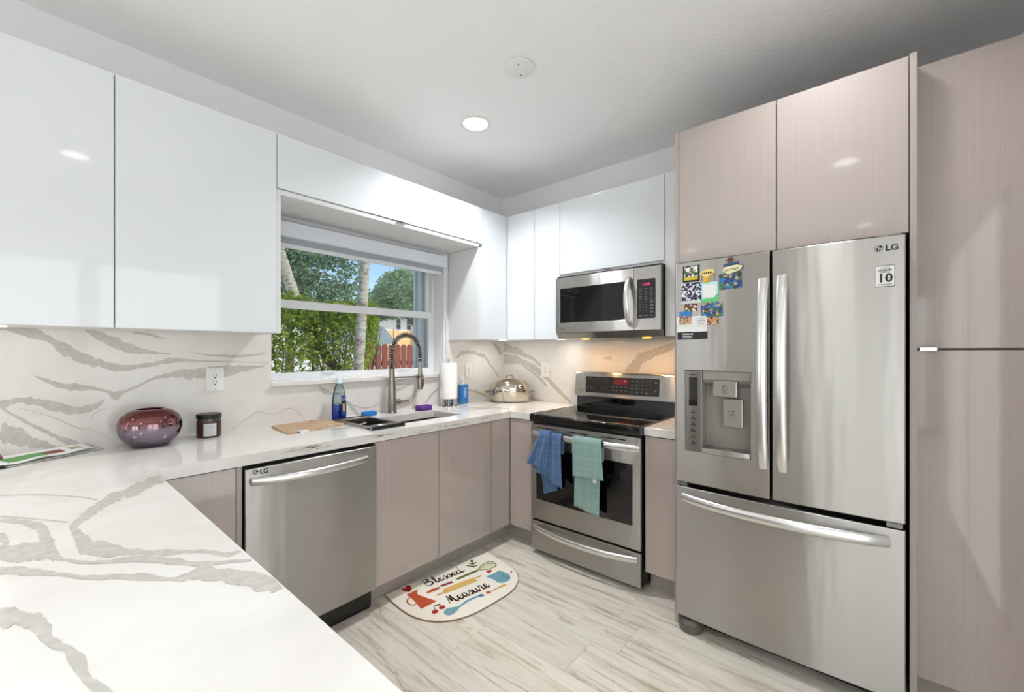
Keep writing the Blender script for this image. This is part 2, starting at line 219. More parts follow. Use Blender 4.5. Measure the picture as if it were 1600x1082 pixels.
D={'VA': [[(-2.926, 1.426, -0.001, -0.009), (-2.867, 1.413, -0.002, -0.015), (-2.8, 1.384, -0.005, -0.0165), (-2.746, 1.333, -0.0065, -0.018), (-2.689, 1.3, -0.0045, -0.02), (-2.623, 1.274, -0.003, -0.0165), (-2.566, 1.259, 0.0, -0.013), (-2.466, 1.274, 0.0015, -0.011), (-2.394, 1.291, 0.0005, -0.0115), (-2.302, 1.285, -0.0005, -0.006), (-2.153, 1.28, 0.0, -0.0025), (-1.967, 1.269, 0.0, -0.0015)], [(-2.689, 1.432, -0.0025, -0.0075), (-2.623, 1.388, -0.006, -0.0195), (-2.547, 1.346, -0.004, -0.0165), (-2.479, 1.329, -0.0005, -0.009), (-2.401, 1.321, 0.0, -0.003)], [(-2.54, 1.417, 0.0, -0.0045), (-2.493, 1.414, -0.001, -0.0065), (-2.423, 1.393, -0.001, -0.003)], [(-2.318, 1.328, 0.0, -0.0015), (-2.238, 1.314, 0.0, -0.0035), (-2.109, 1.308, 0.0, -0.0055), (-1.977, 1.323, 0.0, -0.0025)], [(-2.834, 1.234, -0.001, -0.003), (-2.8, 1.212, -0.002, -0.0075), (-2.757, 1.188, -0.002, -0.0115), (-2.718, 1.182, -0.0005, -0.016), (-2.671, 1.175, -0.001, -0.0085), (-2.623, 1.154, -0.002, -0.0075), (-2.598, 1.136, 0.0, -0.0195), (-2.566, 1.15, 0.002, -0.0075), (-2.52, 1.174, 0.0015, -0.005), (-2.466, 1.206, 0.0015, -0.0055), (-2.409, 1.218, 0.0015, -0.0135), (-2.334, 1.224, 0.001, -0.024), (-2.263, 1.221, 0.0015, -0.029), (-2.171, 1.233, 0.0025, -0.0275), (-2.081, 1.24, 0.0015, -0.0145), (-1.987, 1.253, 0.0005, -0.003)], [(-2.926, 1.128, 0.0015, -0.0185), (-2.897, 1.133, 0.001, -0.0115), (-2.862, 1.137, -0.0005, -0.0135), (-2.816, 1.118, -0.003, -0.0165), (-2.757, 1.092, -0.002, -0.0195), (-2.706, 1.082, 0.001, -0.0145), (-2.659, 1.094, 0.003, -0.01), (-2.632, 1.121, 0.002, -0.0035)], [(-2.926, 1.12, -0.0025, -0.006), (-2.897, 1.087, -0.0015, -0.003), (-2.852, 1.044, -0.002, -0.006), (-2.8, 0.998, -0.0025, -0.0075), (-2.757, 0.963, -0.0025, -0.009), (-2.718, 0.937, -0.003, -0.011), (-2.701, 0.924, -0.0015, -0.0035)], [(-2.926, 1.016, -0.0055, -0.032), (-2.887, 0.995, -0.005, -0.0285), (-2.847, 0.97, -0.004, -0.0215), (-2.805, 0.947, -0.0025, -0.0145), (-2.757, 0.919, -0.001, -0.004)], [(-2.877, 1.108, 0.0, -0.001), (-2.8, 1.069, 0.0, -0.001), (-2.746, 1.03, -0.0005, -0.002), (-2.701, 0.998, -0.0005, -0.0015), (-2.677, 0.996, 0.0, -0.001), (-2.623, 0.955, 0.0, -0.001)], [(-2.677, 1.038, 0.001, -0.001), (-2.659, 1.069, 0.0005, -0.0015), (-2.623, 1.082, 0.0, -0.001)], [(-2.153, 0.913, 0.001, -0.001), (-2.072, 0.974, 0.0005, -0.0015), (-2.016, 0.999, 0.0, -0.0025), (-1.947, 0.976, 0.0, -0.0015), (-1.854, 1.004, 0.0005, -0.002), (-1.8, 0.965, -0.0015, -0.0015), (-1.767, 0.915, -0.0015, -0.001)], [(-1.688, 1.128, -0.003, -0.003), (-1.654, 1.092, -0.007, -0.012), (-1.595, 1.07, -0.0025, -0.011), (-1.535, 1.06, 0.0, -0.0035)], [(-1.51, 1.016, -0.0035, -0.0045), (-1.46, 0.982, -0.0015, -0.003), (-1.368, 0.955, 0.0005, -0.0035), (-1.257, 0.975, 0.0015, -0.004)], [(-1.498, 1.009, -0.0095, -0.0055), (-1.46, 0.952, -0.01, -0.006), (-1.421, 0.911, -0.0065, -0.0055)], [(-1.199, 1.053, 0.0005, -0.004), (-1.093, 1.065, 0.0025, -0.0065), (-1.013, 1.094, 0.002, -0.003)], [(-0.914, 1.109, -0.0185, 0.009), (-0.964, 1.036, -0.017, 0.0105), (-1.029, 0.974, -0.021, 0.022), (-1.139, 0.925, -0.0085, 0.012)], [(-0.755, 1.05, -0.0075, 0.0065), (-0.827, 0.998, -0.008, 0.006), (-0.88, 0.94, -0.0055, 0.0035)], [(-0.564, 1.277, 0.0055, -0.0045), (-0.504, 1.322, 0.006, -0.013), (-0.377, 1.325, -0.003, -0.017), (-0.244, 1.297, -0.007, -0.0165)], [(-0.244, 1.297, -0.0095, -0.0045), (-0.174, 1.224, -0.0075, -0.0035), (-0.054, 1.104, -0.008, -0.0035)], [(-0.151, 1.428, -0.0045, -0.0025), (-0.078, 1.371, -0.0175, -0.009), (-0.017, 1.304, -0.0265, -0.011)], [(-0.441, 1.007, -0.0015, -0.009), (-0.334, 0.988, -0.0055, -0.013), (-0.244, 0.953, -0.006, -0.0065), (-0.198, 0.925, -0.004, -0.0035)]], 'VB': [[(-0.008, 1.371, 0.008, -0.033), (-0.129, 1.354, 0.0155, -0.035), (-0.235, 1.313, 0.014, -0.0215), (-0.338, 1.274, 0.009, -0.011), (-0.437, 1.213, 0.0075, -0.0075), (-0.532, 1.153, 0.005, -0.005)], [(-0.008, 1.262, 0.004, -0.042), (-0.172, 1.256, 0.008, -0.032), (-0.297, 1.226, 0.0135, -0.0215), (-0.417, 1.165, 0.016, -0.0165), (-0.532, 1.084, 0.0185, -0.016), (-0.642, 0.992, 0.013, -0.0115), (-0.748, 0.91, 0.005, -0.0045)], [(-0.193, 1.24, 0.0065, -0.0065), (-0.378, 1.132, 0.0065, -0.0065), (-0.494, 1.044, 0.007, -0.006)], [(-0.338, 0.924, 0.001, -0.0035), (-0.456, 0.918, 0.001, -0.0045)], [(-1.564, 1.384, 0.007, 0.0165), (-1.478, 1.349, 0.0085, 0.022), (-1.403, 1.319, 0.011, 0.0235), (-1.325, 1.281, 0.02, 0.0275), (-1.269, 1.227, 0.034, 0.026), (-1.212, 1.148, 0.0305, 0.0185)], [(-1.023, 1.278, -0.0005, -0.004), (-1.076, 1.286, 0.003, -0.0105), (-1.093, 1.263, 0.003, -0.002)]], 'VC': [[(-2.563, -0.802, 0.005, 0.047), (-2.625, -0.852, 0.0055, 0.074), (-2.679, -0.914, 0.0025, 0.052), (-2.714, -0.939, 0.001, 0.0485), (-2.745, -1.006, -0.0015, 0.042), (-2.773, -1.066, -0.003, 0.041), (-2.79, -1.129, -0.0075, 0.015), (-2.787, -1.208, -0.0085, -0.0155), (-2.78, -1.293, -0.008, -0.041), (-2.753, -1.342, -0.004, -0.031), (-2.72, -1.399, -0.003, -0.022), (-2.679, -1.455, -0.0025, -0.0155), (-2.636, -1.496, -0.0025, -0.01), (-2.598, -1.558, -0.003, -0.0115), (-2.573, -1.569, -0.0015, -0.0065)], [(-2.912, -0.653, 0.0, -0.005), (-2.84, -0.727, -0.0005, -0.0065), (-2.768, -0.834, -0.001, -0.0075), (-2.733, -0.917, -0.001, -0.011)], [(-2.916, -0.882, 0.0, -0.0065), (-2.882, -0.932, 0.0, -0.0095), (-2.844, -0.995, -0.0005, -0.006), (-2.796, -1.081, 0.0, -0.0055)], [(-2.915, -0.925, 0.0005, -0.0145), (-2.873, -0.986, -0.0005, -0.021), (-2.849, -1.049, -0.0035, -0.0375), (-2.838, -1.117, -0.008, -0.0195), (-2.836, -1.19, -0.009, 0.012), (-2.842, -1.248, -0.009, 0.0265)], [(-2.908, -1.205, 0.0005, -0.0375), (-2.88, -1.244, 0.0005, -0.037), (-2.853, -1.266, 0.0, -0.0405), (-2.836, -1.281, -0.0015, -0.036), (-2.823, -1.318, -0.0025, -0.0175)], [(-2.911, -1.073, 0.001, -0.031), (-2.9, -1.086, -0.0025, -0.0275), (-2.892, -1.144, -0.0025, -0.0065)], [(-2.909, -1.166, 0.0005, -0.0355), (-2.88, -1.212, 0.0005, -0.042), (-2.856, -1.223, 0.0005, -0.0535), (-2.84, -1.236, -0.0045, -0.051), (-2.824, -1.311, -0.003, -0.014)], [(-2.791, -1.217, -0.004, -0.014), (-2.782, -1.29, -0.007, -0.038), (-2.758, -1.349, -0.0045, -0.0345), (-2.721, -1.409, -0.002, -0.013)], [(-2.827, -1.307, -0.0015, -0.014), (-2.813, -1.348, -0.001, -0.011), (-2.791, -1.39, -0.001, -0.0085), (-2.757, -1.421, -0.001, -0.011), (-2.726, -1.442, -0.0015, -0.014), (-2.686, -1.496, -0.0035, -0.0195), (-2.657, -1.553, -0.003, -0.012), (-2.619, -1.59, -0.0015, -0.0075), (-2.573, -1.628, -0.001, -0.005)], [(-2.905, -1.301, 0.0005, -0.026), (-2.867, -1.353, 0.0, -0.021), (-2.83, -1.411, -0.0005, -0.0115), (-2.793, -1.474, -0.001, -0.011), (-2.762, -1.503, -0.001, -0.012), (-2.725, -1.547, -0.002, -0.0145), (-2.69, -1.601, -0.001, -0.0085), (-2.661, -1.608, -0.0045, -0.023), (-2.631, -1.649, -0.0085, -0.028), (-2.604, -1.701, -0.01, -0.0275), (-2.579, -1.75, -0.0105, -0.0235), (-2.567, -1.777, -0.005, -0.0095)], [(-2.899, -1.528, 0.0005, -0.03), (-2.871, -1.566, -0.0015, -0.032), (-2.853, -1.606, -0.0065, -0.0195), (-2.847, -1.666, -0.0045, -0.008), (-2.831, -1.716, -0.003, -0.007), (-2.824, -1.762, -0.006, -0.005), (-2.818, -1.81, -0.0035, -0.004), (-2.808, -1.853, -0.0035, -0.006), (-2.797, -1.901, -0.0035, -0.0045)], [(-0.663, -0.194, -0.011, -0.012), (-0.655, -0.365, -0.018, -0.0185), (-0.352, -0.292, -0.017, -0.0165), (-0.139, -0.349, -0.02, -0.0165)], [(-1.847, -0.324, -0.0035, -0.008), (-1.724, -0.385, -0.0055, -0.0105), (-1.551, -0.313, -0.0065, -0.012)], [(-0.786, -0.364, -0.0095, -0.0105), (-0.584, -0.447, -0.015, -0.014), (-0.553, -0.635, -0.011, -0.009)]], 'MAT': [(-1.582, -0.556), (-0.871, -0.637), (-0.872, -0.691), (-0.89, -0.809), (-0.914, -0.901), (-0.944, -0.961), (-0.994, -1.011), (-1.066, -1.046), (-1.132, -1.057), (-1.207, -1.054), (-1.285, -1.05), (-1.356, -1.043), (-1.417, -1.029), (-1.468, -1.007), (-1.511, -0.977), (-1.547, -0.939), (-1.575, -0.891), (-1.59, -0.843), (-1.598, -0.792), (-1.599, -0.729), (-1.592, -0.642)], 'MP': {'heart': [[(-1.494, -0.583), (-1.485, -0.574), (-1.478, -0.579), (-1.477, -0.591), (-1.463, -0.575), (-1.448, -0.571), (-1.44, -0.586), (-1.447, -0.61), (-1.462, -0.63), (-1.482, -0.635), (-1.492, -0.614), (-1.495, -0.597)]], 'jug': [[(-1.507, -0.646), (-1.462, -0.646), (-1.435, -0.653), (-1.455, -0.672), (-1.465, -0.693), (-1.453, -0.752), (-1.435, -0.818), (-1.484, -0.814), (-1.533, -0.81), (-1.522, -0.76), (-1.512, -0.714), (-1.509, -0.687)]], 'pitcher': [[(-1.091, -0.842), (-1.053, -0.853), (-1.019, -0.856), (-0.99, -0.855), (-0.985, -0.89), (-0.982, -0.926), (-1.01, -0.966), (-1.04, -0.976), (-1.076, -0.967), (-1.094, -0.943), (-1.087, -0.903)]], 'heart2': [[(-1.049, -0.801), (-1.036, -0.797), (-1.035, -0.81), (-1.02, -0.806), (-1.016, -0.818), (-1.032, -0.831), (-1.051, -0.833), (-1.054, -0.819)]], 'blade': [[(-1.429, -0.711), (-1.387, -0.704), (-1.339, -0.72), (-1.343, -0.735), (-1.382, -0.735), (-1.417, -0.724)]], 'spoon': [[(-1.468, -0.912), (-1.451, -0.906), (-1.429, -0.913), (-1.406, -0.929), (-1.386, -0.939), (-1.403, -0.954), (-1.43, -0.964), (-1.455, -0.968), (-1.476, -0.96), (-1.484, -0.941), (-1.48, -0.925)]], 'whiskfill': [[(-1.07, -0.754), (-1.012, -0.732), (-0.951, -0.738), (-0.939, -0.773), (-0.96, -0.799), (-0.993, -0.805), (-1.033, -0.79)]]}, 'MS': {'jughandle': [[(-1.512, -0.683, 0.0062), (-1.528, -0.687, 0.0062), (-1.546, -0.71, 0.0056), (-1.547, -0.734, 0.0048), (-1.537, -0.753, 0.0062), (-1.524, -0.754, 0.0062)]], 'cherrystem': [[(-1.492, -0.871, 0.0032), (-1.478, -0.846, 0.0036), (-1.457, -0.845, 0.0041), (-1.45, -0.871, 0.0041)], [(-1.469, -0.843, 0.0064), (-1.441, -0.851, 0.0074)]], 'spoon': [[(-1.404, -0.947, 0.0085), (-1.333, -0.939, 0.0109), (-1.278, -0.948, 0.0109), (-1.246, -0.96, 0.0096)], [(-1.254, -0.956, 0.0196), (-1.233, -0.966, 0.0157)]], 'knifeh': [[(-1.33, -0.722, 0.0136), (-1.257, -0.739, 0.015)]], 'pin': [[(-1.354, -0.777, 0.03), (-1.255, -0.796, 0.0331), (-1.15, -0.819, 0.0331)]], 'pinh': [[(-1.404, -0.776, 0.0089), (-1.354, -0.784, 0.0089)], [(-1.144, -0.811, 0.0078), (-1.103, -0.816, 0.0098)]], 'whisk': [[(-1.223, -0.736, 0.015), (-1.074, -0.758, 0.015)], [(-1.07, -0.754, 0.0045), (-1.01, -0.731, 0.0045), (-0.951, -0.738, 0.0054), (-0.942, -0.78, 0.0045), (-0.97, -0.806, 0.0054), (-1.021, -0.796, 0.0045), (-1.068, -0.761, 0.0045)], [(-1.068, -0.757, 0.003), (-0.984, -0.751, 0.0034), (-0.949, -0.782, 0.003)]], 'sprig': [[(-1.069, -0.717, 0.0042), (-1.018, -0.649, 0.0045)], [(-1.044, -0.681, 0.0075), (-1.047, -0.651, 0.0083)], [(-1.06, -0.702, 0.0083), (-1.078, -0.665, 0.0083)], [(-1.026, -0.661, 0.0117), (-1.011, -0.637, 0.0126)], [(-1.042, -0.683, 0.0083), (-1.012, -0.681, 0.009)], [(-1.061, -0.707, 0.0083), (-1.034, -0.713, 0.0075)]], 'redspoon': [[(-1.212, -0.964, 0.015), (-1.19, -0.974, 0.015)], [(-1.192, -0.972, 0.0042), (-1.126, -0.98, 0.0048)]], 'yel': [[(-1.126, -0.98, 0.0136), (-1.079, -0.99, 0.0136)]], 'ring': [[(-0.953, -0.908, 0.0038), (-0.949, -0.918, 0.0042), (-0.959, -0.929, 0.0042), (-0.972, -0.929, 0.0038)]], 'pitcherh': [[(-0.996, -0.891, 0.0058), (-1.025, -0.922, 0.0048), (-1.014, -0.949, 0.0053), (-0.992, -0.942, 0.0053)]]}, 'CH': [(-1.501, -0.882), (-1.454, -0.881)], 'TB': [(-1.384, -0.667), (-1.131, -0.706)], 'TM': [(-1.404, -0.89), (-1.148, -0.934)]}

# ---------------------------------------------------------------- materials
M = {}
m = M['wall'] = mat('wall_paint', (238, 237, 238), .85); bump(m, noise(m, tex_coord(m), 140, 3), .12, .001)
m = M['ceiling'] = mat('ceiling_paint', (238, 238, 238), .9)
bump(m, ramp(m, noise(m, tex_coord(m, scale=(1, 1, 1)), 42, 4, .6), [(.42, (0, 0, 0)), (.6, (255, 255, 255))]), .28, .003)
M['white_gloss'] = mat('white_gloss_lacquer', (224, 228, 231), .05, Coat_Weight=.2, Coat_Roughness=.02)
M['white_melamine'] = mat('white_melamine', (222, 222, 221), .35)
m = M['taupe'] = mat('taupe_gloss_laminate', (170, 158, 151), .07, Coat_Weight=.3, Coat_Roughness=.03)
setcol(m, ramp(m, noise(m, tex_coord(m, scale=(60, 60, .7)), 3, 3), [(.3, (176, 164, 157)), (.7, (181, 169, 162))]))
M['taupe_edge'] = mat('taupe_edge_band', (176, 164, 158), .3)
M['taupe_dark'] = mat('taupe_carcass', (120, 110, 104), .5)
M['kick'] = mat('plinth_grey_laminate', (168, 162, 156), .18)
m = M['quartz'] = mat('white_quartz', (216, 213, 208), .13, Coat_Weight=.15)
co = tex_coord(m)
a = ramp(m, noise(m, co, 3.2, 5, .6, .8), [(.35, (226, 223, 218)), (.75, (213, 209, 203))])
setcol(m, a)
m = M['vein'] = mat('quartz_grey_vein', (180, 176, 168), .16)
co = tex_coord(m)
nn, ll, bb = nodes(m); vo = nn.new('ShaderNodeTexVoronoi'); vo.inputs['Scale'].default_value = 120; ll.new(co, vo.inputs['Vector'])
fl = ramp(m, vo.outputs['Distance'], [(.10, (255, 255, 255)), (.17, (0, 0, 0))])
fl2 = ramp(m, noise(m, co, 25, 2), [(.52, (0, 0, 0)), (.6, (255, 255, 255))])
base = ramp(m, noise(m, co, 45, 4, .7), [(.3, (178, 173, 163)), (.7, (196, 192, 184))])
setcol(m, mixcol(m, mixcol(m, 1.0, fl, fl2, 'MULTIPLY'), base, (216, 213, 207)))
def steel(name, col, rough=.33, aniso=.95):
    m = mat(name, col, rough, 1.0, Anisotropic=aniso, Anisotropic_Rotation=STEEL_ROT)
    n, l, b = nodes(m); t = n.new('ShaderNodeTangent'); t.direction_type = 'RADIAL'; t.axis = 'Z'; l.new(t.outputs[0], b.inputs['Tangent'])
    f = noise(m, tex_coord(m, scale=(5, 5, .7)), 1.6, 2, .5); bump(m, f, .35, .012)
    return m
STEEL_ROT = 0.25
M['steel'] = steel('brushed_stainless_steel', (178, 175, 170))
M['steel_dark'] = steel('brushed_dark_stainless', (136, 133, 128), .3)
M['handle'] = mat('satin_aluminium', (224, 223, 221), .28, 1.0)
M['nickel'] = mat('brushed_nickel', (150, 143, 135), .26, 1.0)
M['chrome'] = mat('polished_chrome', (225, 225, 225), .06, 1.0)
M['pot'] = mat('polished_pot_steel', (200, 190, 176), .1, 1.0)
M['sink'] = mat('satin_sink_steel', (128, 120, 112), .35, 1.0)
M['black_glass'] = mat('black_glass', (6, 6, 7), .03, 0, Specular_IOR_Level=.6)
M['black'] = mat('black_plastic', (14, 14, 15), .35)
M['black_gap'] = mat('black_rubber', (6, 6, 6), .8)
M['grey_plastic'] = mat('grey_plastic', (130, 129, 126), .3, .6)
M['recess'] = mat('warm_grey_plastic', (146, 140, 132), .3)
M['dark_grey'] = mat('dark_grey_plastic', (58, 60, 60), .25)
M['white_plastic'] = mat('white_plastic', (226, 226, 222), .35)
M['slot'] = mat('dark_socket_slot', (60, 58, 55), .6)
M['print_white'] = mat('white_print', (205, 205, 205), .5)
M['print_black'] = mat('black_print', (28, 28, 30), .5)
M['print_grey'] = mat('grey_print', (105, 105, 105), .5)
def emit(name, col, s):
    m = mat(name, col, .5); b = m.node_tree.nodes['Principled BSDF']; b.inputs['Emission Color'].default_value = lin(col); b.inputs['Emission Strength'].default_value = s; return m
M['led'] = emit('lit_ceiling_light', (255, 252, 246), 6)
M['display'] = emit('red_display', (96, 6, 12), .22)
M['panel'] = mat('black_touch_panel', (20, 19, 21), .35)
M['burner'] = mat('burner_grey', (46, 46, 47), .2)
M['digits'] = emit('red_display_digits', (235, 120, 120), 1.0)
M['pink_digits'] = emit('pink_display_digits', (240, 60, 110), 1.3)
M['amber'] = emit('amber_bulb', (255, 176, 50), 7)
def glassy(name, tint=(255, 255, 255), refl=.06):
    m = bpy.data.materials.new(name); m.use_nodes = True; n, l = m.node_tree.nodes, m.node_tree.links; n.clear()
    o = n.new('ShaderNodeOutputMaterial'); t = n.new('ShaderNodeBsdfTransparent'); t.inputs[0].default_value = lin(tint); g = n.new('ShaderNodeBsdfGlossy'); g.inputs['Roughness'].default_value = .02
    f = n.new('ShaderNodeFresnel'); f.inputs[0].default_value = 1.35; mx = n.new('ShaderNodeMixShader')
    l.new(f.outputs[0], mx.inputs[0]); l.new(t.outputs[0], mx.inputs[1]); l.new(g.outputs[0], mx.inputs[2]); l.new(mx.outputs[0], o.inputs[0]); return m
M['glass'] = glassy('window_glass', (250, 253, 252))
M['clear_plastic'] = glassy('clear_plastic', (225, 236, 236))
m = M['vinyl'] = mat('white_vinyl', (234, 236, 238), .35)
m = M['blind'] = mat('blind_fabric', (220, 223, 228), .7)
M['blind_case'] = mat('blind_cassette', (224, 228, 234), .4)
M['blind_shade'] = mat('blind_roller_grey', (160, 164, 170), .7)
# plank floor: every plank carries its own UV offset
m = M['plank'] = mat('wood_look_tile', (200, 192, 178), .32)
n, l, b = nodes(m); uv = n.new('ShaderNodeUVMap'); uv.uv_map = 'plank'
def uvmap(scale):
    mp = n.new('ShaderNodeMapping'); mp.inputs['Scale'].default_value = scale; l.new(uv.outputs[0], mp.inputs[0]); return mp.outputs[0]
g1 = noise(m, uvmap((9, 1.0, 1)), 1.6, 6, .62, 1.2)
g2 = noise(m, uvmap((60, 2.2, 1)), 1.0, 5, .6, .4)
g3 = noise(m, uvmap((9, .55, 1)), 1.2, 6, .6, 2.6)
c = ramp(m, g1, [(.27, (176, 163, 142)), (.43, (218, 209, 195)), (.60, (229, 222, 211)), (.78, (190, 176, 154))])
c = mixcol(m, ramp(m, g2, [(.32, (0, 0, 0)), (.75, (95, 95, 95))]), c, (166, 154, 134))
c = mixcol(m, ramp(m, g3, [(.56, (0, 0, 0)), (.60, (165, 165, 165)), (.615, (225, 225, 225)), (.63, (70, 70, 70)), (.72, (140, 140, 140))]), c, (134, 119, 96))
at = n.new('ShaderNodeAttribute'); at.attribute_name = 'tone'
c = mixcol(m, 1.0, c, at.outputs['Color'], 'MULTIPLY'); setcol(m, c)
bump(m, g2, .08, .001)
M['grout'] = mat('floor_grout', (190, 184, 174), .8)
# ================================================================ the room
CEIL = 2.731; WY = .012
# floor : planks of one floor mesh
fb = MB(); fb.box(-8.0, .012, -6.0, .30, -.06, -.0012, 1)
PW = .235; tones = []; uvs = []
def joint(i):
    base = {2: -1.595, 4: -1.60, 3: -1.72, 0: -.57, 1: -1.15}.get(i)
    return base if base is not None else -((i * 0.437) % 1.2)
rng = random.Random(3)
xi0 = math.floor((-8 + 1.87) / PW); xi1 = math.floor((.012 + 1.87) / PW)
plank_faces = []
for i in range(xi0, xi1 + 1):
    xa, xb = max(-1.87 + i * PW, -8.0), min(-1.87 + (i + 1) * PW, .012)
    j = joint(i)
    while j < .3: j += 1.2
    while j > -6:
        ya, yb = max(j - 1.2, -6.0), min(j, .012)
        if yb - ya > .01 and xb - xa > .01:
            k = len(fb.f); g = .0012
            fb.add([(xa + g, ya + g, 0), (xb - g, ya + g, 0), (xb - g, yb - g, 0), (xa + g, yb - g, 0)], [(0, 1, 2, 3)], 0)
            plank_faces.append((k, rng.uniform(0, 40), rng.uniform(0, 40), rng.uniform(.86, .97), rng.uniform(-.025, .005)))
        j -= 1.2
floor = fb.build('floor', [M['plank'], M['grout']], merge=False, fixn=False)
me = floor.data; me.uv_layers.new(name='plank'); me.color_attributes.new('tone', 'FLOAT_COLOR', 'CORNER')
uvl = me.uv_layers['plank']; ca = me.color_attributes['tone']
for l_ in range(len(me.loops)): ca.data[l_].color = (1, 1, 1, 1)
for k, ou, ov, t, wv in plank_faces:
    for li in me.polygons[k].loop_indices:
        co_ = me.vertices[me.loops[li].vertex_index].co; uvl.data[li].uv = (co_.x + ou, co_.y + ov); ca.data[li].color = (t, t, t * (1 + wv), 1)
struct(floor, 'wood look plank tile floor in pale grey beige')
struct(box('ceiling', M['ceiling'], None, -8.1, .112, -6.1, .112, CEIL, CEIL + .1), 'white textured ceiling')
# wall_back : the window wall, with the kitchen window and a living-room window
WX0, WX1, WZ0, WZ1 = -1.954, -.687, 1.135, 2.10
xs = [-8.1, -6.4, -4.8, WX0, WX1, .112]; zs = [-.06, .85, WZ0, 2.05, WZ1, CEIL]
def occ_back(i, j): return not ((i == 3 and j in (2, 3)) or (i == 1 and j in (1, 2)))
wb = MB().cells(xs, zs, occ_back, WY, .30, fn=lambda a, b, c: (a, c, b)).build('wall_back', M['wall']); struct(wb, 'painted wall with the kitchen window')
struct(box('wall_right', M['wall'], None, WY, .112, -3.17, WY, -.06, CEIL), 'painted wall behind the range and refrigerator')
struct(box('wall_front', M['wall'], None, -3.6, WY, -3.17, -3.07, 0, CEIL))
struct(box('wall_side', M['wall'], None, -3.7, -3.6, -6.0, -3.07, 0, CEIL))
struct(box('wall_far', M['wall'], None, -8.1, -3.6, -6.1, -6.0, 0, CEIL))
wl = MB().cells([-6.0, -4.8, -1.8, WY], [0, 2.2, CEIL], lambda i, j: not (i == 1 and j == 0), -8.1, -8.0, fn=lambda a, b, c: (c, a, b)).build('wall_left', M['wall']); struct(wl)
# sliding door frame and living-room window frame (behind the camera, seen in reflections)
dm = MB()
for y in (-4.8, -3.33, -1.86): dm.box(-8.06, -8.02, y, y + .06, 0, 2.2)
dm.box(-8.06, -8.02, -4.8, -1.8, 2.14, 2.2); dm.box(-8.06, -8.02, -4.8, -1.8, 0, .05)
struct(dm.build('door_1', M['vinyl'], merge=False), 'white framed sliding door')
dm = MB()
for x in (-6.4, -5.63, -4.86): dm.box(x, x + .06, .12, .16, .85, 2.05)
for z in (.85, 1.42, 1.99): dm.box(-6.4, -4.8, .12, .16, z, z + .06)
struct(dm.build('window_2', M['vinyl'], merge=False), 'white framed living room window')
dm = MB()  # added frame for the front fill lamps, no opening behind
for x in (-3.52, -2.545, -1.57): dm.box(x, x + .07, -3.07, -3.05, 0, 2.1)
dm.box(-3.52, -1.50, -3.07, -3.05, 2.06, 2.13).box(-3.52, -1.50, -3.07, -3.05, 0, .05)
struct(dm.build('added_front_frame', M['vinyl'], merge=False), 'added white frame around the front fill lamps')

# quartz splashback slabs, veins are part of the slab
rv = random.Random(11)
s = MB().box(-3.4, WX0, 0, WY, .914, 1.60).box(WX0, -.675, 0, WY, .914, WZ0 - .002).box(-.675, .0, 0, WY, .914, 1.60)
for p in D['VA']: voff = .0003 + .00004 * D['VA'].index(p); vein(s, p, lambda a, b: (a, -voff, b), 1, (-3.4, -.0005, .915, 1.59) if p[0][0] < -1.96 or p[0][0] > -.68 else (-1.95, -.0005, .915, WZ0 - .004), rv)
sb = s.build('backsplash', [M['quartz'], M['vein']], merge=False, fixn=False); struct(sb, 'veined quartz backsplash along the window wall')
s = MB().box(0, WY, -1.829, WY, .914, 1.60)
for p in D['VB']: voff = .0003 + .00005 * D['VB'].index(p); vein(s, p, lambda a, b: (-voff, a, b), 1, (-1.82, -.0005, .915, 1.59), rv)
sb = s.build('backsplash', [M['quartz'], M['vein']], merge=False, fixn=False); struct(sb, 'veined quartz backsplash behind the range')

# ---------------------------------------------------------------- kitchen window
wn_ = thing('window_1', 'white single-hung kitchen window above the sink', 'window', (-1.32, .17, WZ0)); wn_['kind'] = 'structure'
fr = MB(); FY0, FY1 = .15, .22
fr.box(WX0, WX0 + .03, FY0, FY1, WZ0, WZ1).box(WX1 - .014, WX1, FY0, FY1, WZ0, WZ1).box(WX0 + .03, WX1 - .014, FY0, FY1, WZ1 - .03, WZ1).box(WX0 + .03, WX1 - .014, FY0, FY1, WZ0, 1.1655)
fr.build('window_frame', M['vinyl'], wn_, merge=False)
up = MB(); up.box(WX0 + .03, WX1 - .014, .19, .215, 1.615, 1.655).box(WX0 + .03, WX0 + .055, .1905, .2145, 1.655, 2.045).box(WX1 - .042, WX1 - .014, .1905, .2145, 1.655, 2.045).box(WX0 + .03, WX1 - .014, .19, .215, 2.045, 2.07)
u_ = up.build('upper_sash', M['vinyl'], wn_, merge=False)
box('pane', M['glass'], u_, WX0 + .05, WX1 - .035, .200, .204, 1.65, 2.05)
lo = MB(); lo.box(WX0 + .03, WX1 - .014, .155, .188, 1.60, 1.65).box(WX0 + .03, WX0 + .055, .1555, .1875, 1.203, 1.60).box(WX1 - .040, WX1 - .014, .1555, .1875, 1.203, 1.60).box(WX0 + .03, WX1 - .014, .155, .188, 1.166, 1.203)
l_o = lo.build('lower_sash', M['vinyl'], wn_, merge=False)
box('pane', M['glass'], l_o, WX0 + .05, WX1 - .035, .168, .172, 1.2, 1.605)
lk = MB()
for x in (-1.60, -1.02): lk.box(x, x + .09, .140, .155, 1.196, 1.207)
lk.build('sash_lift', M['vinyl'], l_o, bevel=.002, merge=False)
sl = MB().box(WX0, -.687, -.022, .15, WZ0, 1.160)
sl.build('window_sill', M['quartz'], wn_, bevel=.003)
# folded storm shutter stack outside the right jamb
sh = MB()
for i in range(3): sh.box(-.745 + .012 * (i % 2), -.688, .232 + i * .038, .258 + i * .038, WZ0, WZ1)
sh.box(-.70, -.688, .222, .37, WZ0, WZ1)
sh.build('storm_shutter_stack', M['vinyl'], wn_, merge=False)
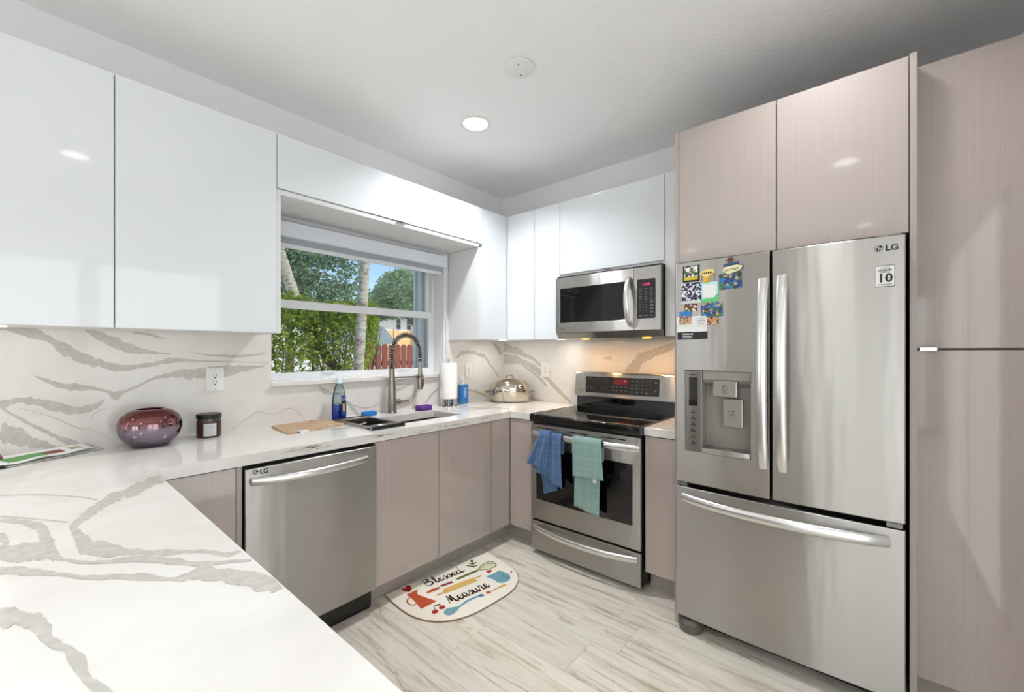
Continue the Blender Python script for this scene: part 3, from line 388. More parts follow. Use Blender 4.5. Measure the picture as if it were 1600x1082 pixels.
# roller blind
rb_ = thing('roller_blind', 'white roller blind rolled up at the top of the kitchen window', 'blind', (-1.33, .0, 2.08))
box('cassette', M['blind_case'], rb_, -1.985, -.724, -.075, .010, 1.982, 2.066, bevel=.003)
box('roller', M['blind_shade'], rb_, -1.975, -.742, -.045, -.005, 1.95, 1.983)
box('blind_fabric', M['blind'], rb_, -1.97, -.748, -.033, -.027, 1.958, 1.983)
box('hem_bar', M['blind'], rb_, -1.972, -.757, -.040, -.022, 1.926, 1.960, bevel=.003)

# ---------------------------------------------------------------- ceiling fittings
LL = ['round lit recessed ceiling light nearest the kitchen corner', 'round recessed ceiling light over the end of the peninsula', 'round recessed ceiling light in front of the refrigerator', 'round recessed living room light toward the sliding door', 'round recessed living room light toward the living room window']
for (x, y), lb, LW in zip(LIGHTS, LL, LAMP_W):
    t = thing('ceiling_light', lb, 'ceiling light', (x, y, CEIL), 'recessed ceiling lights')
    MB().lathe((x, y, CEIL), [(.073, -.001), (.075, -.006), (.092, -.008), (.096, -.001)], 40, cap0=False, cap1=False).build('trim_ring', M['white_plastic'], t, smooth=True)
    MB().lathe((x, y, CEIL), [(.074, -.001), (.0735, -.004)], 40).build('diffuser', M['led'], t, smooth=30)
    lamp('lamp', 'AREA', (x, y, CEIL - .012), (0, 0, 0), LW, (.93, .965, 1), shape='DISK', size=.145, spread=math.radians(128))
t = thing('ceiling_cover_plate', 'flat round white cover plate with two screws on the ceiling', 'cover plate', (-1.277, -1.255, CEIL))
MB().lathe((-1.277, -1.255, CEIL), [(.072, -.002), (.070, -.010), (.060, -.014), (.0001, -.015)], 40, cap0=False, cap1=False).build('plate', M['white_plastic'], t, smooth=40)
for dx, dy in ((.034, .02), (-.034, -.02)):
    MB().cyl((-1.277 + dx, -1.255 + dy, CEIL - .0155), (-1.277 + dx, -1.255 + dy, CEIL - .0135), .004, n=12).build('screw', M['slot'], t)
# ================================================================ wall cabinets
ZB, ZT = 1.423, 2.41; YA = -.349; XB = -.34
G = .0019
def doorA(name, x0, x1, z0, z1, m, p, y=YA, t=.018): return box(name, m, p, x0 + G, x1 - G, y, y + t, z0 + G, z1 - G, bevel=.0012)
def doorB(name, y0, y1, z0, z1, m, p, x=XB, t=.018): return box(name, m, p, x, x + t, min(y0, y1) + G, max(y0, y1) - G, z0 + G, z1 - G, bevel=.0012)
WG, WM = M['white_gloss'], M['white_melamine']
t = thing('wall_cabinet', 'white gloss wall cabinet cut by the left picture edge', 'cabinet', (-2.94, -.17, ZB), 'white wall cabinets')
box('body', WM, t, -3.25, -2.638, YA + .0185, 0, ZB + .004, ZT); doorA('door', -3.25, -2.637, ZB, ZT, WG, t)
t = thing('wall_cabinet', 'large white gloss wall cabinet just left of the window', 'cabinet', (-2.34, -.17, ZB), 'white wall cabinets')
box('body', WM, t, -2.636, -2.054, YA + .0185, 0, ZB + .004, ZT); doorA('door', -2.637, -2.0525, ZB, ZT, WG, t)
box('end_panel', WM, t, -2.052, -2.033, YA + .006, 0, ZB, 2.136, bevel=.001)
t = thing('wall_cabinet', 'long low white gloss cabinet bridging over the window', 'cabinet', (-1.34, -.17, 2.115), 'white wall cabinets')
box('body', WM, t, -2.0325, -.653, YA + .006, 0, 2.113, 2.137, bevel=.001); box('carcass', WM, t, -2.05, -.62, YA + .0185, 0, 2.1375, ZT)
doorA('flap_door', -2.0525, -.618, 2.139, ZT, WG, t)
box('handle', M['nickel'], t, -1.367, -1.302, YA - .012, YA + .004, 2.134, 2.1395)
t = thing('wall_cabinet', 'white gloss corner wall cabinet with an L-shaped pair of doors', 'cabinet', (-.3, -.17, ZB), 'white wall cabinets')
box('body', WM, t, -.617, -.001, YA + .0185, 0, ZB + .004, ZT); box('side_body', WM, t, XB + .0185, -.001, -.624, YA + .0183, ZB + .004, ZT)
box('end_panel', WM, t, -.652, -.6175, YA + .006, 0, ZB, 2.112, bevel=.001)
doorA('door', -.618, XB - .001, ZB, ZT, WG, t); doorB('door', YA + .0, -.625, ZB, ZT, WG, t)
t = thing('wall_cabinet', 'narrow white gloss wall cabinet left of the microwave', 'cabinet', (-.17, -.74, ZB), 'white wall cabinets')
box('body', WM, t, XB + .0185, 0, -.856, -.626, ZB + .004, ZT); doorB('door', -.6255, -.857, ZB, ZT, WG, t)
t = thing('wall_cabinet', 'white gloss lift-up wall cabinet directly above the microwave', 'cabinet', (-.17, -1.237, 1.87), 'white wall cabinets')
box('body', WM, t, XB + .012, 0, -1.617, -.858, 1.866, ZT); doorB('lift_door', -.857, -1.6175, 1.886, ZT, WG, t)
box('handle', M['nickel'], t, XB - .010, XB + .004, -1.262, -1.212, 1.881, 1.8862)
t = thing('wall_cabinet', 'narrow tall white filler cabinet between microwave and refrigerator surround', 'cabinet', (-.17, -1.72, ZB), 'white wall cabinets')
box('body', WM, t, XB + .0185, 0, -1.828, -1.6195, ZB + .004, ZT); doorB('door', -1.6185, -1.8285, ZB, ZT, WG, t)

UC = emit('lit_puck_or_fill_lens', (255, 246, 232), 3)
def puck(x, y, p, e=.03):
    MB().lathe((x, y, ZB + .004), [(.030, 0), (.030, -.003), (.0001, -.0032)], 20, cap1=False).build('puck_or_fill_light', UC, p, smooth=30)
    lamp('puck_or_fill_lamp', 'AREA', (x, y, ZB - .004), (0, 0, 0), e, (1, .96, .9), shape='DISK', size=.03)
cabs = [o for o in C.objects if o.name.startswith('wall_cabinet')]
puck(-2.935, -.15, cabs[0]); puck(-.28, -.25, cabs[3], .9); puck(-.15, -.74, cabs[4], .5)  # left puck is real; corner and narrow-cabinet ones are added fill
# ================================================================ base cabinets
TP, TE, TD, KK = M['taupe'], M['taupe_edge'], M['taupe_dark'], M['kick']
YB = -.6295; XBB = -.627; BT = .866
def carcassA(p, x0, x1, yf=YB + .019, z0=.114, z1=.8685):
    b = MB().box(x0, x0 + .018, yf, -.002, z0, z1).box(x1 - .018, x1, yf, -.002, z0, z1).box(x0 + .018, x1 - .018, yf, -.002, z0, z0 + .018).box(x0 + .018, x1 - .018, -.02, -.002, z0 + .018, z1)
    return b.build('body', TD, p, merge=False)
t = thing('base_cabinet', 'taupe gloss base cabinet in the corner left of the dishwasher', 'cabinet', (-2.43, -.32, 0), 'taupe base cabinets')
carcassA(t, -2.566, -2.291); doorA('door', -2.566, -2.3085, .114, BT, TP, t, YB)
box('filler_strip', TE, t, -2.3075, -2.289, YB, YB + .03, .114, BT); box('plinth', KK, t, -2.566, -2.291, -.545, -.53, 0, .113)
t = thing('base_cabinet', 'two-door taupe gloss base cabinet under the sink', 'cabinet', (-1.25, -.32, 0), 'taupe base cabinets')
carcassA(t, -1.686, -.822); doorA('door', -1.687, -1.267, .114, BT, TP, t, YB); doorA('door', -1.267, -.8195, .114, BT, TP, t, YB)
box('plinth', KK, t, -1.687, -.8185, -.545, -.53, 0, .113)
t = thing('base_cabinet', 'taupe gloss corner base cabinet between sink and range', 'cabinet', (-.5, -.5, 0), 'taupe base cabinets')
b = MB().box(-.817, -.8, YB + .019, -.002, .114, .8685).box(-.8, -.003, YB + .019, -.002, .114, .132).box(-.6, -.003, -.842, YB + .019, .114, .132).box(-.6, -.003, -.842, -.826, .132, .8685)
b.build('body', TD, t, merge=False)
doorA('door', -.8185, XBB - .0005, .114, BT, TP, t, YB); doorB('door', YB + .0, -.842, .114, BT, TP, t, XBB)
MB().box(-.8175, -.54, -.545, -.53, 0, .113).box(-.545, -.53, -.842, -.5455, 0, .113).build('plinth', KK, t, merge=False)
t = thing('base_cabinet', 'narrow taupe gloss base cabinet between range and refrigerator', 'cabinet', (-.3, -1.72, 0), 'taupe base cabinets')
box('body', TD, t, XBB + .019, -.01, -1.827, -1.6165, .114, .8685); doorB('door', -1.616, -1.8275, .114, BT, TP, t, XBB); box('plinth', KK, t, -.545, -.53, -1.828, -1.616, 0, .113)
box('handle', M['handle'], t, XBB - .010, XBB + .004, -1.66, -1.622, .8605, .8665)
t = thing('base_cabinet', 'run of taupe gloss base cabinet doors under the peninsula worktop', 'cabinet', (-2.9, -1.5, 0), 'taupe base cabinets')
box('body', TD, t, -3.2, -2.622, -2.40, -.66, .114, .8685)
for k in range(3): doorB('door', -.70 - k * .565, -.70 - (k + 1) * .565, .114, BT, TP, t, -2.603, .0)if False else box('door', TP, t, -2.621, -2.603, -.70 - (k + 1) * .565 + G, -.70 - k * .565 - G, .114, BT, bevel=.0012)
box('plinth', KK, t, -3.15, -2.67, -2.38, -.66, 0, .113)

# ================================================================ worktops
CZ0, CZ1 = .8695, .914
HX0, HX1, HY0, HY1 = -1.645, -.965, -.493, -.205
xs = [-3.25, -2.568, HX0, HX1, -.634, 0]; ys = [-2.45, -.8435, -.643, HY0, HY1, 0]
def occ(i, j):
    if i == 0: return True
    if i == 2 and j == 3: return False
    if j >= 2: return True
    return i == 4 and j == 1
s = MB().cells(xs, ys, occ, CZ0, CZ1)
ct = s.build('countertop', M['quartz'], bevel=.002)
me = ct.data
rv = random.Random(5)
vb = MB()
for pi_, p in enumerate(D['VC']):
    cl = (-3.25, -2.570, -2.45, -.012) if p[0][0] < -2.5 else (-2.5, -.01, -.64, -.012)
    vein(vb, p, lambda a, b: (a, b, CZ1 + .0003 + .00004 * pi_), 1, cl, rv)
# flecks and faint veins on the front edge of the window worktop
for k in range(16):
    x = rv.uniform(-2.2, -.75); L_ = rv.uniform(.04, .16); z = rv.uniform(.885, .905)
    ribbon(vb, [(x + L_ * q / 5, z + rv.uniform(-.006, .006), rv.uniform(.001, .007)) for q in range(6)], lambda a, b: (a, -.6434, min(max(b, .8705), .9125)), 1, .3, 3, None, rv)
bm = bmesh.new(); bm.from_mesh(me)
tmp = bpy.data.meshes.new('veins'); tmp.from_pydata(vb.v, [], vb.f); 
bm.from_mesh(tmp); bm.faces.ensure_lookup_table()
for f in list(bm.faces)[-len(vb.f):]: f.material_index = 1
for f in list(bm.faces)[-len(vb.f):]:
    if f.normal.z < -.5 : f.normal_flip()
bm.to_mesh(me); bm.free(); bpy.data.meshes.remove(tmp); me.materials.append(M['vein'])
tag(ct, 'long white grey-veined quartz worktop from the peninsula past the sink to the range', 'worktop')
rt_ = MB().box(-.634, 0, -1.8285, -1.6115, CZ0, CZ1).build('countertop', M['quartz'], bevel=.002, merge=False)
tag(rt_, 'short piece of white quartz worktop between range and refrigerator', 'worktop')

# ================================================================ sink, colander, faucet
t = thing('kitchen_sink', 'undermount stainless steel sink set into the worktop below the window', 'sink', (-1.3, -.35, .68))
def open_box(x0, x1, y0, y1, z0, z1, th):
    b = MB(); b.box(x0 - th, x0, y0 - th, y1 + th, z0, z1).box(x1, x1 + th, y0 - th, y1 + th, z0, z1).box(x0, x1, y0 - th, y0, z0, z1).box(x0, x1, y1, y1 + th, z0, z1).box(x0 - th, x1 + th, y0 - th, y1 + th, z0 - th, z0); return b
open_box(HX0, HX1, HY0, HY1, .69, CZ0 - .0005, .004).build('basin', M['sink'], t, merge=False)
MB().lathe((-1.3, -.30, .6905), [(.0001, .001), (.03, .001), (.045, .003), (.048, .0)], 28, cap0=False, cap1=False).build('drain', M['chrome'], t, smooth=True)
t = thing('sink_colander', 'rectangular stainless steel colander tray laid across the left end of the sink', 'colander', (-1.56, -.36, CZ1))
TX0, TX1, TY0, TY1 = -1.665, -1.465, -.567, -.158
rim = MB().cells([TX0, TX0 + .012, TX1 - .012, TX1], [TY0, TY0 + .075, TY1 - .062, TY1], lambda i, j: not (i == 1 and j == 1), .924, .930)
rim.box(TX0, TX1, TY0, TY0 + .02, .9145, .924).box(TX0, TX1, TY1 - .02, TY1, .9145, .924)
rim.build('rim', M['steel'], t)
open_box(HX0 + .006, TX1 - .014, HY0 + .004, HY1 - .018, .80, .924, .0015).build('basket', M['sink'], t, merge=False)
for y in (TY0 - .001, TY1): box('grip', M['black'], t, TX0 - .002, TX1 + .002, y - .005, y + .005, .9145, .934, bevel=.002)

t = thing('kitchen_faucet', 'brushed nickel spring-neck kitchen faucet behind the sink', 'faucet', (-1.22, -.075, CZ1))
fx, fy = -1.222, -.078
NK = M['nickel']
MB().lathe((fx, fy, CZ1), [(.034, 0), (.034, .004), (.029, .008), (.0275, .10), (.026, .18), (.020, .245), (.0185, .30), (.0001, .30)], 28, cap1=False).build('body', NK, t, smooth=40)
arc = []
px1 = fx + .235; top = 1.325
for k in range(25):
    a = math.pi * (1 - k / 24); arc.append((fx + .1175 + .1175 * math.cos(a), fy - .0, top + .125 * math.sin(a)))
path = [(fx, fy, 1.205), (fx, fy, 1.26)] + arc + [(px1, fy, 1.26)]
MB().tube(path, .0090, 10).build('hose', M['black'], t, smooth=True)
# spring coil around the hose
cp = catmull(path, 8); L_ = [0]
for i in range(1, len(cp)): L_.append(L_[-1] + (cp[i] - cp[i - 1]).length)
tot = L_[-1]; co_pts = []; turns = 34; steps = turns * 12; j = 0
for k in range(steps + 1):
    d = tot * k / steps
    while j < len(L_) - 2 and L_[j + 1] < d: j += 1
    f_ = (d - L_[j]) / max(L_[j + 1] - L_[j], 1e-9); p = cp[j].lerp(cp[j + 1], f_); tg = (cp[j + 1] - cp[j]).normalized()
    b_ = Vector((0, 1, 0)); a_ = tg.cross(b_).normalized(); th = 2 * math.pi * turns * k / steps
    co_pts.append(p + a_ * .0160 * math.cos(th) + b_ * .0160 * math.sin(th))
MB().tube(co_pts, .0030, 6).build('spring', NK, t, smooth=True)
MB().lathe((px1, fy, 1.06), [(.0195, 0), (.021, .01), (.019, .07), (.0135, .15), (.012, .20), (.0001, .20)], 24, cap1=False).build('spray_head', NK, t, smooth=40)
MB().box(px1 + .012, px1 + .026, fy - .012, fy + .012, 1.075, 1.15).build('spray_button', M['black'], t, bevel=.004, merge=False)
MB().tube([(fx, fy, 1.156), (px1 - .01, fy, 1.15)], .0055, 10).tube([(px1 - .018, fy, 1.149), (px1 + .018, fy, 1.149)], .021, 14).build('support_arm', NK, t, smooth=40)
MB().tube([(fx + .01, fy, .985), (fx + .06, fy - .002, .985)], .020, 18).tube([(fx + .055, fy - .002, .985), (fx + .13, fy - .004, .987)], .0085, 12).build('lever_handle', NK, t, smooth=40)

# ================================================================ dishwasher
ST = M['steel']
t = thing('dishwasher', 'stainless steel dishwasher with a bowed bar handle under the worktop', 'dishwasher', (-1.988, -.33, 0))
box('body', M['black'], t, -2.284, -1.692, -.60, -.02, .02, .862); box('plinth', M['black_gap'], t, -2.284, -1.69, -.585, -.56, 0, .12)
d = MB(); nx = 14
pr = [(-2.2835 + (.5925) * i / nx) for i in range(nx + 1)]
poly = [(x, -.650 - .006 * (1 - ((x + 1.987) / .296) ** 2)) for x in pr] + [(-1.691, -.605), (-2.2835, -.605)]
d.prism(poly, lambda a, b, c: (a, b, c), .123, .853); dd = d.build('door', ST, t, bevel=.003, smooth=30)
hp = []
for i in range(17):
    q = i / 16; hp.append((-2.262 + .512 * q, -.662 - .048 * math.sin(math.pi * q) ** .75, .800))
MB().tube(hp, [.0155] * 17, 12, flat=.5, up=(0, 1, 0)).build('handle', M['handle'], t, smooth=40)
def badge(parent, fn_org, xd, yd, s, ring_m, txt_m):
    """round mark followed by the two letters"""
    X, Y = Vector(xd).normalized(), Vector(yd).normalized(); Z = X.cross(Y); o = Vector(fn_org)
    b = MB(); n = 28
    P = lambda r, a: o + X * (s * .5 + r * math.cos(a)) + Y * (s * .5 + r * math.sin(a)) + Z * .0006
    vs = [P(s * .5, 2 * math.pi * k / n) for k in range(n)]; b.add(vs, [tuple(range(n))], 0)
    def arc_(r, a0, a1, w_, m):
        vs = []
        for k in range(13):
            a = a0 + (a1 - a0) * k / 12; vs += [P(r - w_, a) + Z * .0003, P(r + w_, a) + Z * .0003]
        b.add(vs, [(2 * k, 2 * k + 1, 2 * k + 3, 2 * k + 2) for k in range(12)], m)
    arc_(s * .40, math.radians(80), math.radians(360), s * .035, 1)
    q = lambda x, y: o + X * (s * x) + Y * (s * y) + Z * .0009
    b.add([q(.46, .28), q(.54, .28), q(.54, .76), q(.46, .76)], [(0, 1, 2, 3)], 1); b.add([q(.46, .28), q(.66, .28), q(.66, .35), q(.46, .35)], [(0, 1, 2, 3)], 1)
    b.add([q(.62, .46), q(.88, .46), q(.88, .53), q(.62, .53)], [(0, 1, 2, 3)], 1); b.add([q(.25, .58), q(.35, .58), q(.35, .68), q(.25, .68)], [(0, 1, 2, 3)], 1)
    lo_ = b.build('logo', [ring_m, txt_m], parent, merge=False, fixn=False)
    tx = text('logo_text', 'LG', s * 1.25, ring_m, parent, o + X * s * 1.25 + Y * s * .06 + Z * .0006, xd, yd, .0002, bold=s * .025)
    k = len(lo_.data.materials); return merge_into(lo_, [tx])
badge(t, (-2.257, -.6535, .826), (1, 0, 0), (0, 0, 1), .021, M['print_black'], M['handle'])
# ================================================================ range
t = thing('range', 'stainless steel electric range with a black glass cooktop in the middle of the right wall', 'stove', (-.35, -1.2275, 0))
RY0, RY1 = -1.6085, -.8475
box('body', M['black'], t, -.64, -.012, RY0, RY1, .03, .8995)
for x, y in ((-.6, -1.55), (-.6, -.9), (-.08, -1.55), (-.08, -.9)): MB().cyl((x, y, 0), (x, y, .031), .02).build('foot', M['black'], t)
# cooktop with rounded front lip
pf = [(-.10, .8998), (-.10, .922), (-.655, .925), (-.672, .922), (-.680, .912), (-.680, .885), (-.674, .872), (-.655, .868), (-.641, .868), (-.641, .8998)]
ck = MB().prism(pf, lambda a, b, c: (a, c, b), RY0 - .001, RY1 + .001).build('cooktop', M['black_glass'], t, bevel=.002, smooth=35)
for (x, y, r) in ((-.50, -1.04, .105), (-.50, -1.43, .085), (-.24, -1.04, .075), (-.24, -1.43, .105)):
    b = MB(); n = 48
    for rr in (r, r * .62):
        vs = []
        for k in range(n):
            a = 2 * math.pi * k / n; z = .9222 + (.003 * ((-x - .10) / .555)) + .0006
            vs += [(x + rr * math.cos(a), y + rr * math.sin(a), z), (x + (rr - .003) * math.cos(a), y + (rr - .003) * math.sin(a), z)]
        b.add(vs, [(2 * k, 2 * ((k + 1) % n), 2 * ((k + 1) % n) + 1, 2 * k + 1) for k in range(n)])
    b.build('burner_ring', M['burner'], ck, merge=False, fixn=False)
# backguard
bp = [(-.02, .923), (-.098, .923), (-.098, .999), (-.118, 1.003), (-.104, 1.170), (-.096, 1.180), (-.02, 1.180)]
riser = MB().box(-.097, -.02, RY0 + .004, RY1 - .004, .923, .999).build('backguard_riser', M['black_glass'], t, merge=False)
bgp = [(-.016, .9995), (-.116, .9995), (-.118, 1.006), (-.104, 1.168), (-.096, 1.180), (-.016, 1.180)]
bgd = MB().prism(bgp, lambda a, b, c: (a, c, b), RY0 - .002, RY1 + .004).build('backguard', ST, t, bevel=.002)
sl_ = Vector((-.104 + .118, 0, 1.168 - 1.006)).normalized(); nrm = Vector((-sl_.z, 0, sl_.x))
def bg_pt(y, z, off=.001):
    k = (z - 1.006) / (1.168 - 1.006); return Vector((-.118 + .014 * k, y, z)) + nrm * off
b = MB(); n_ = 5
def rrect(u0, u1, v0, v1, r, n=5):
    out = []
    for cx, cy, a0 in ((u1 - r, v1 - r, 0), (u0 + r, v1 - r, 90), (u0 + r, v0 + r, 180), (u1 - r, v0 + r, 270)):
        for k in range(n + 1): a = math.radians(a0 + 90 * k / n); out.append((cx + r * math.cos(a), cy + r * math.sin(a)))
    return out
cp_ = MB().prism(rrect(-1.496, -.936, 1.030, 1.148, .008), lambda a, b, c: bg_pt(a, b, c), -.004, .0015).build('control_panel', M['panel'], bgd, fixn=True)
MB().prism([(-1.274, 1.098), (-1.166, 1.098), (-1.166, 1.136), (-1.274, 1.136)], lambda a, b, c: bg_pt(a, b, c), .0017, .0022).build('display', M['display'], bgd)
tx = text('display_digits', '10', .018, M['digits'], bgd, bg_pt(-1.242, 1.118, .0027), (0, -1, 0), sl_, .0001)
mk = MB(); rk = random.Random(4)
def dash(y, z, w_, h_): mk.add([bg_pt(y, z, .0022), bg_pt(y - w_, z, .0022), bg_pt(y - w_, z + h_, .0022), bg_pt(y, z + h_, .0022)], [(0, 1, 2, 3)])
def ringm(y, z, r):
    vs = []
    for k in range(19):
        a = math.radians(-45 + 270 * k / 18); vs += [bg_pt(y + r * math.cos(a), z + r * math.sin(a), .0022), bg_pt(y + (r - .0022) * math.cos(a), z + (r - .0022) * math.sin(a), .0022)]
    mk.add(vs, [(2 * k, 2 * k + 1, 2 * k + 3, 2 * k + 2) for k in range(18)])
for y, z in ((-.972, 1.118), (-1.035, 1.118), (-1.096, 1.118), (-.966, 1.062), (-1.096, 1.062)): ringm(y, z, .020)
for k in range(4):
    dash(-1.150 - k * .033, 1.078, .018, .006); dash(-1.150 - k * .033, 1.052, .016, .006)
for r_ in range(4):
    for c_ in range(2): dash(-1.296 - c_ * .034, 1.124 - r_ * .026, .018, .006)
    for c_ in range(3): dash(-1.374 - c_ * .03, 1.124 - r_ * .026, .006, .007)
dash(-1.460, 1.118, .02, .010); mk.add([bg_pt(-1.455, 1.070, .0022), bg_pt(-1.480, 1.070, .0022), bg_pt(-1.4675, 1.056, .0022)], [(0, 1, 2)]); dash(-.995, 1.062, .012, .005); dash(-1.062, 1.062, .012, .005); dash(-1.40, 1.044, .02, .008)
merge_into(cp_, [mk.build('lettering', M['print_grey'], bgd, merge=False, fixn=False)], M['print_grey'])
badge(bgd, bg_pt(-.868, 1.035, .0012), (0, -1, 0), sl_, .017, M['print_grey'], M['handle'])
# oven door
ODX = -.6661
dr = MB().cells([RY0 + .002, -1.560, -.890, RY1 - .002], [.2355, .3640, .7050, .857], lambda i, j: not (i == 1 and j == 1), ODX, -.645, fn=lambda a, b, c: (c, a, b)).build('oven_door', ST, t, bevel=.0025)
wi = MB().box(ODX + .003, -.646, -1.562, -.888, .362, .707).build('oven_window', M['black_glass'], dr, merge=False)
box('inner_frame', M['black'], dr, ODX + .0015, ODX + .0030, -1.44, -1.01, .41, .66, bevel=.0)if False else None
for y in (-.905, -1.13, -1.37): box('vent_slot', M['black_gap'], dr, ODX - .0008, ODX + .002, y - .15, y, .832, .838)
def bowbar(y0, y1, z, x0, bow, h, thick, sag=0.0, n=20):
    return [(x0 - bow * (1 - (2 * i / n - 1) ** 2) ** .8 if 0 < i < n else x0, y0 + (y1 - y0) * i / n, z - sag * (1 - (2 * i / n - 1) ** 2)) for i in range(n + 1)]
hp = bowbar(-.872, -1.600, .797, ODX - .006, .036, 0, 0)
MB().tube(hp, .0185, 12, flat=.42, up=(1, 0, 0)).build('handle', M['handle'], dr, smooth=40)
# storage drawer
sd = box('storage_drawer', ST, t, ODX, -.645, RY0 + .002, RY1 - .002, .032, .222, bevel=.003)
hp = bowbar(-.872, -1.592, .184, ODX - .004, .044, 0, 0, sag=.012)
MB().tube(hp, .017, 12, flat=.42, up=(1, 0, 0)).build('handle', M['handle'], sd, smooth=40)

# ================================================================ microwave
t = thing('microwave', 'stainless steel over-the-range microwave below the white wall cabinet', 'microwave', (-.2, -1.24, 1.42))
MY0, MY1, MX = -1.6165, -.8645, -.403
box('body', M['black'], t, -.380, -.002, MY0, MY1, 1.462, 1.862)
bs = MB().prism([(-.398, 1.462), (-.372, 1.424), (-.002, 1.424), (-.002, 1.462)], lambda a, b, c: (a, c, b), MY0, MY1).build('vent_base', M['steel_dark'], t, bevel=.002)
dr = MB().cells([-1.447, -1.388, -.901, MY1], [1.464, 1.533, 1.772, 1.849], lambda i, j: not (i == 1 and j == 1), MX, -.381, fn=lambda a, b, c: (c, a, b)).build('door', ST, t, bevel=.002)
MB().box(MX + .0015, -.382, -1.390, -.899, 1.531, 1.774).build('door_window', M['black_glass'], dr, merge=False)
mw = MB()
hp = bowbar(0, 1, 0, 0, 0, 0, 0)
hp = [(MX - .006 - .042 * (1 - (2 * i / 18 - 1) ** 2) ** .8 if 0 < i < 18 else MX - .004, -1.418, 1.510 + .284 * i / 18) for i in range(19)]
MB().tube(hp, .0165, 12, flat=.45, up=(1, 0, 0)).build('handle', M['handle'], dr, smooth=40)
cpn = box('control_side', ST, t, MX, -.381, MY0, -1.4485, 1.464, 1.849, bevel=.002)
mcp = MB().prism(rrect(-1.586, -1.470, 1.535, 1.774, .008), lambda a, b, c: (MX - c, a, b), -.001, .0015).build('control_panel', M['panel'], cpn)
text('display_digits', '12:08', .022, M['pink_digits'], cpn, (MX - .0022, -1.502, 1.735), (0, -1, 0), (0, 0, 1), .0001)
mk = MB()
def dashm(y, z, w_, h_): mk.add([(MX - .0022, y, z), (MX - .0022, y - w_, z), (MX - .0022, y - w_, z + h_), (MX - .0022, y, z + h_)], [(0, 1, 2, 3)])
for r_ in range(5):
    for c_ in range(3): dashm(-1.484 - c_ * .034, 1.712 - r_ * .016, .017, .006)
for r_ in range(4):
    for c_ in range(3): dashm(-1.487 - c_ * .020, 1.632 - r_ * .018, .005, .007)
    dashm(-1.553, 1.628 - r_ * .02, .02, .011)
for c_ in range(3): dashm(-1.484 - c_ * .034, 1.548, .02, .007)
merge_into(mcp, [mk.build('lettering', M['print_grey'], cpn, merge=False, fixn=False)], M['print_grey'])
badge(dr, (MX - .0004, -.905, 1.488), (0, -1, 0), (0, 0, 1), .014, M['print_grey'], M['handle'])
for y in (-1.03, -1.475):
    l_ = MB().lathe((-.27, y, 1.424), [(.028, .0), (.028, -.004), (.02, -.006), (.0001, -.0065)], 20, cap1=False).build('cooktop_lamp', M['amber'], t, smooth=True)
    lamp('cooktop_light', 'AREA', (-.27, y, 1.412), (0, 0, 0), 1.5, (1, .55, .22), shape='DISK', size=.06)
box('filter', M['dark_grey'], t, -.36, -.06, -1.41, -1.09, 1.4215, 1.4245)

# ================================================================ refrigerator
t = thing('refrigerator', 'stainless steel french-door refrigerator with magnets on its left door', 'refrigerator', (-.42, -2.2545, 0))
FX, F0, F1 = -.83, -1.8500, -2.6626; FW = F0 - F1
box('body', M['dark_grey'], t, -.745, -.05, F1 + .004, F0 - .004, .03, 1.735)
def bow(y): return .014 * (2 * (y - (F0 + F1) / 2) / FW) ** 2
def fridge_door(name, y0, y1, z0, z1, hole=None):
    ya, yb = min(y0, y1), max(y0, y1); n = 12
    ys = sorted(set([ya + (yb - ya) * i / n for i in range(n + 1)] + (list(hole[:2]) if hole else []))); zs = [z0, z1] if not hole else [z0, hole[2], hole[3], z1]
    def oc(i, j):
        if not hole: return True
        ym = (ys[i] + ys[i + 1]) / 2; return not (hole[0] < ym < hole[1] and j == 1)
    b = MB(); b.cells(ys, zs, oc, 0, 1, fn=lambda a, z, c: (FX + bow(a) if c == 1 else -.752, a, z))
    return b.build(name, ST, t, bevel=.004, seg=3, smooth=30)
DH = (-2.174, -1.895, .866, 1.243)
ld = fridge_door('left_door', F0, -2.2450, .7122, 1.7552, DH)
rd = fridge_door('right_door', -2.2530, F1, .7122, 1.7552)
dw = fridge_door('freezer_drawer', F0, F1, .072, .6896)
box('gasket', M['black_gap'], t, -.752, -.744, F1 + .002, F0 - .002, .06, 1.75)
def vbar(y, z0, z1, x, bw, hw):
    n = 22; return [(x - bw * (1 - (2 * i / n - 1) ** 2) ** .7 if 0 < i < n else x, y, z0 + (z1 - z0) * i / n) for i in range(n + 1)]
MB().tube(vbar(-2.221, .838, 1.640, FX + .004, .05, 0), .0205, 12, flat=.45, up=(1, 0, 0)).build('handle', M['handle'], ld, smooth=40)
MB().tube(vbar(-2.290, .838, 1.646, FX + .004, .05, 0), .0205, 12, flat=.45, up=(1, 0, 0)).build('handle', M['handle'], rd, smooth=40)
hp = bowbar(-1.884, -2.618, .640, FX + .010, .066, 0, 0)
MB().tube(hp, .021, 12, flat=.5, up=(1, 0, 0)).build('handle', M['handle'], dw, smooth=40)
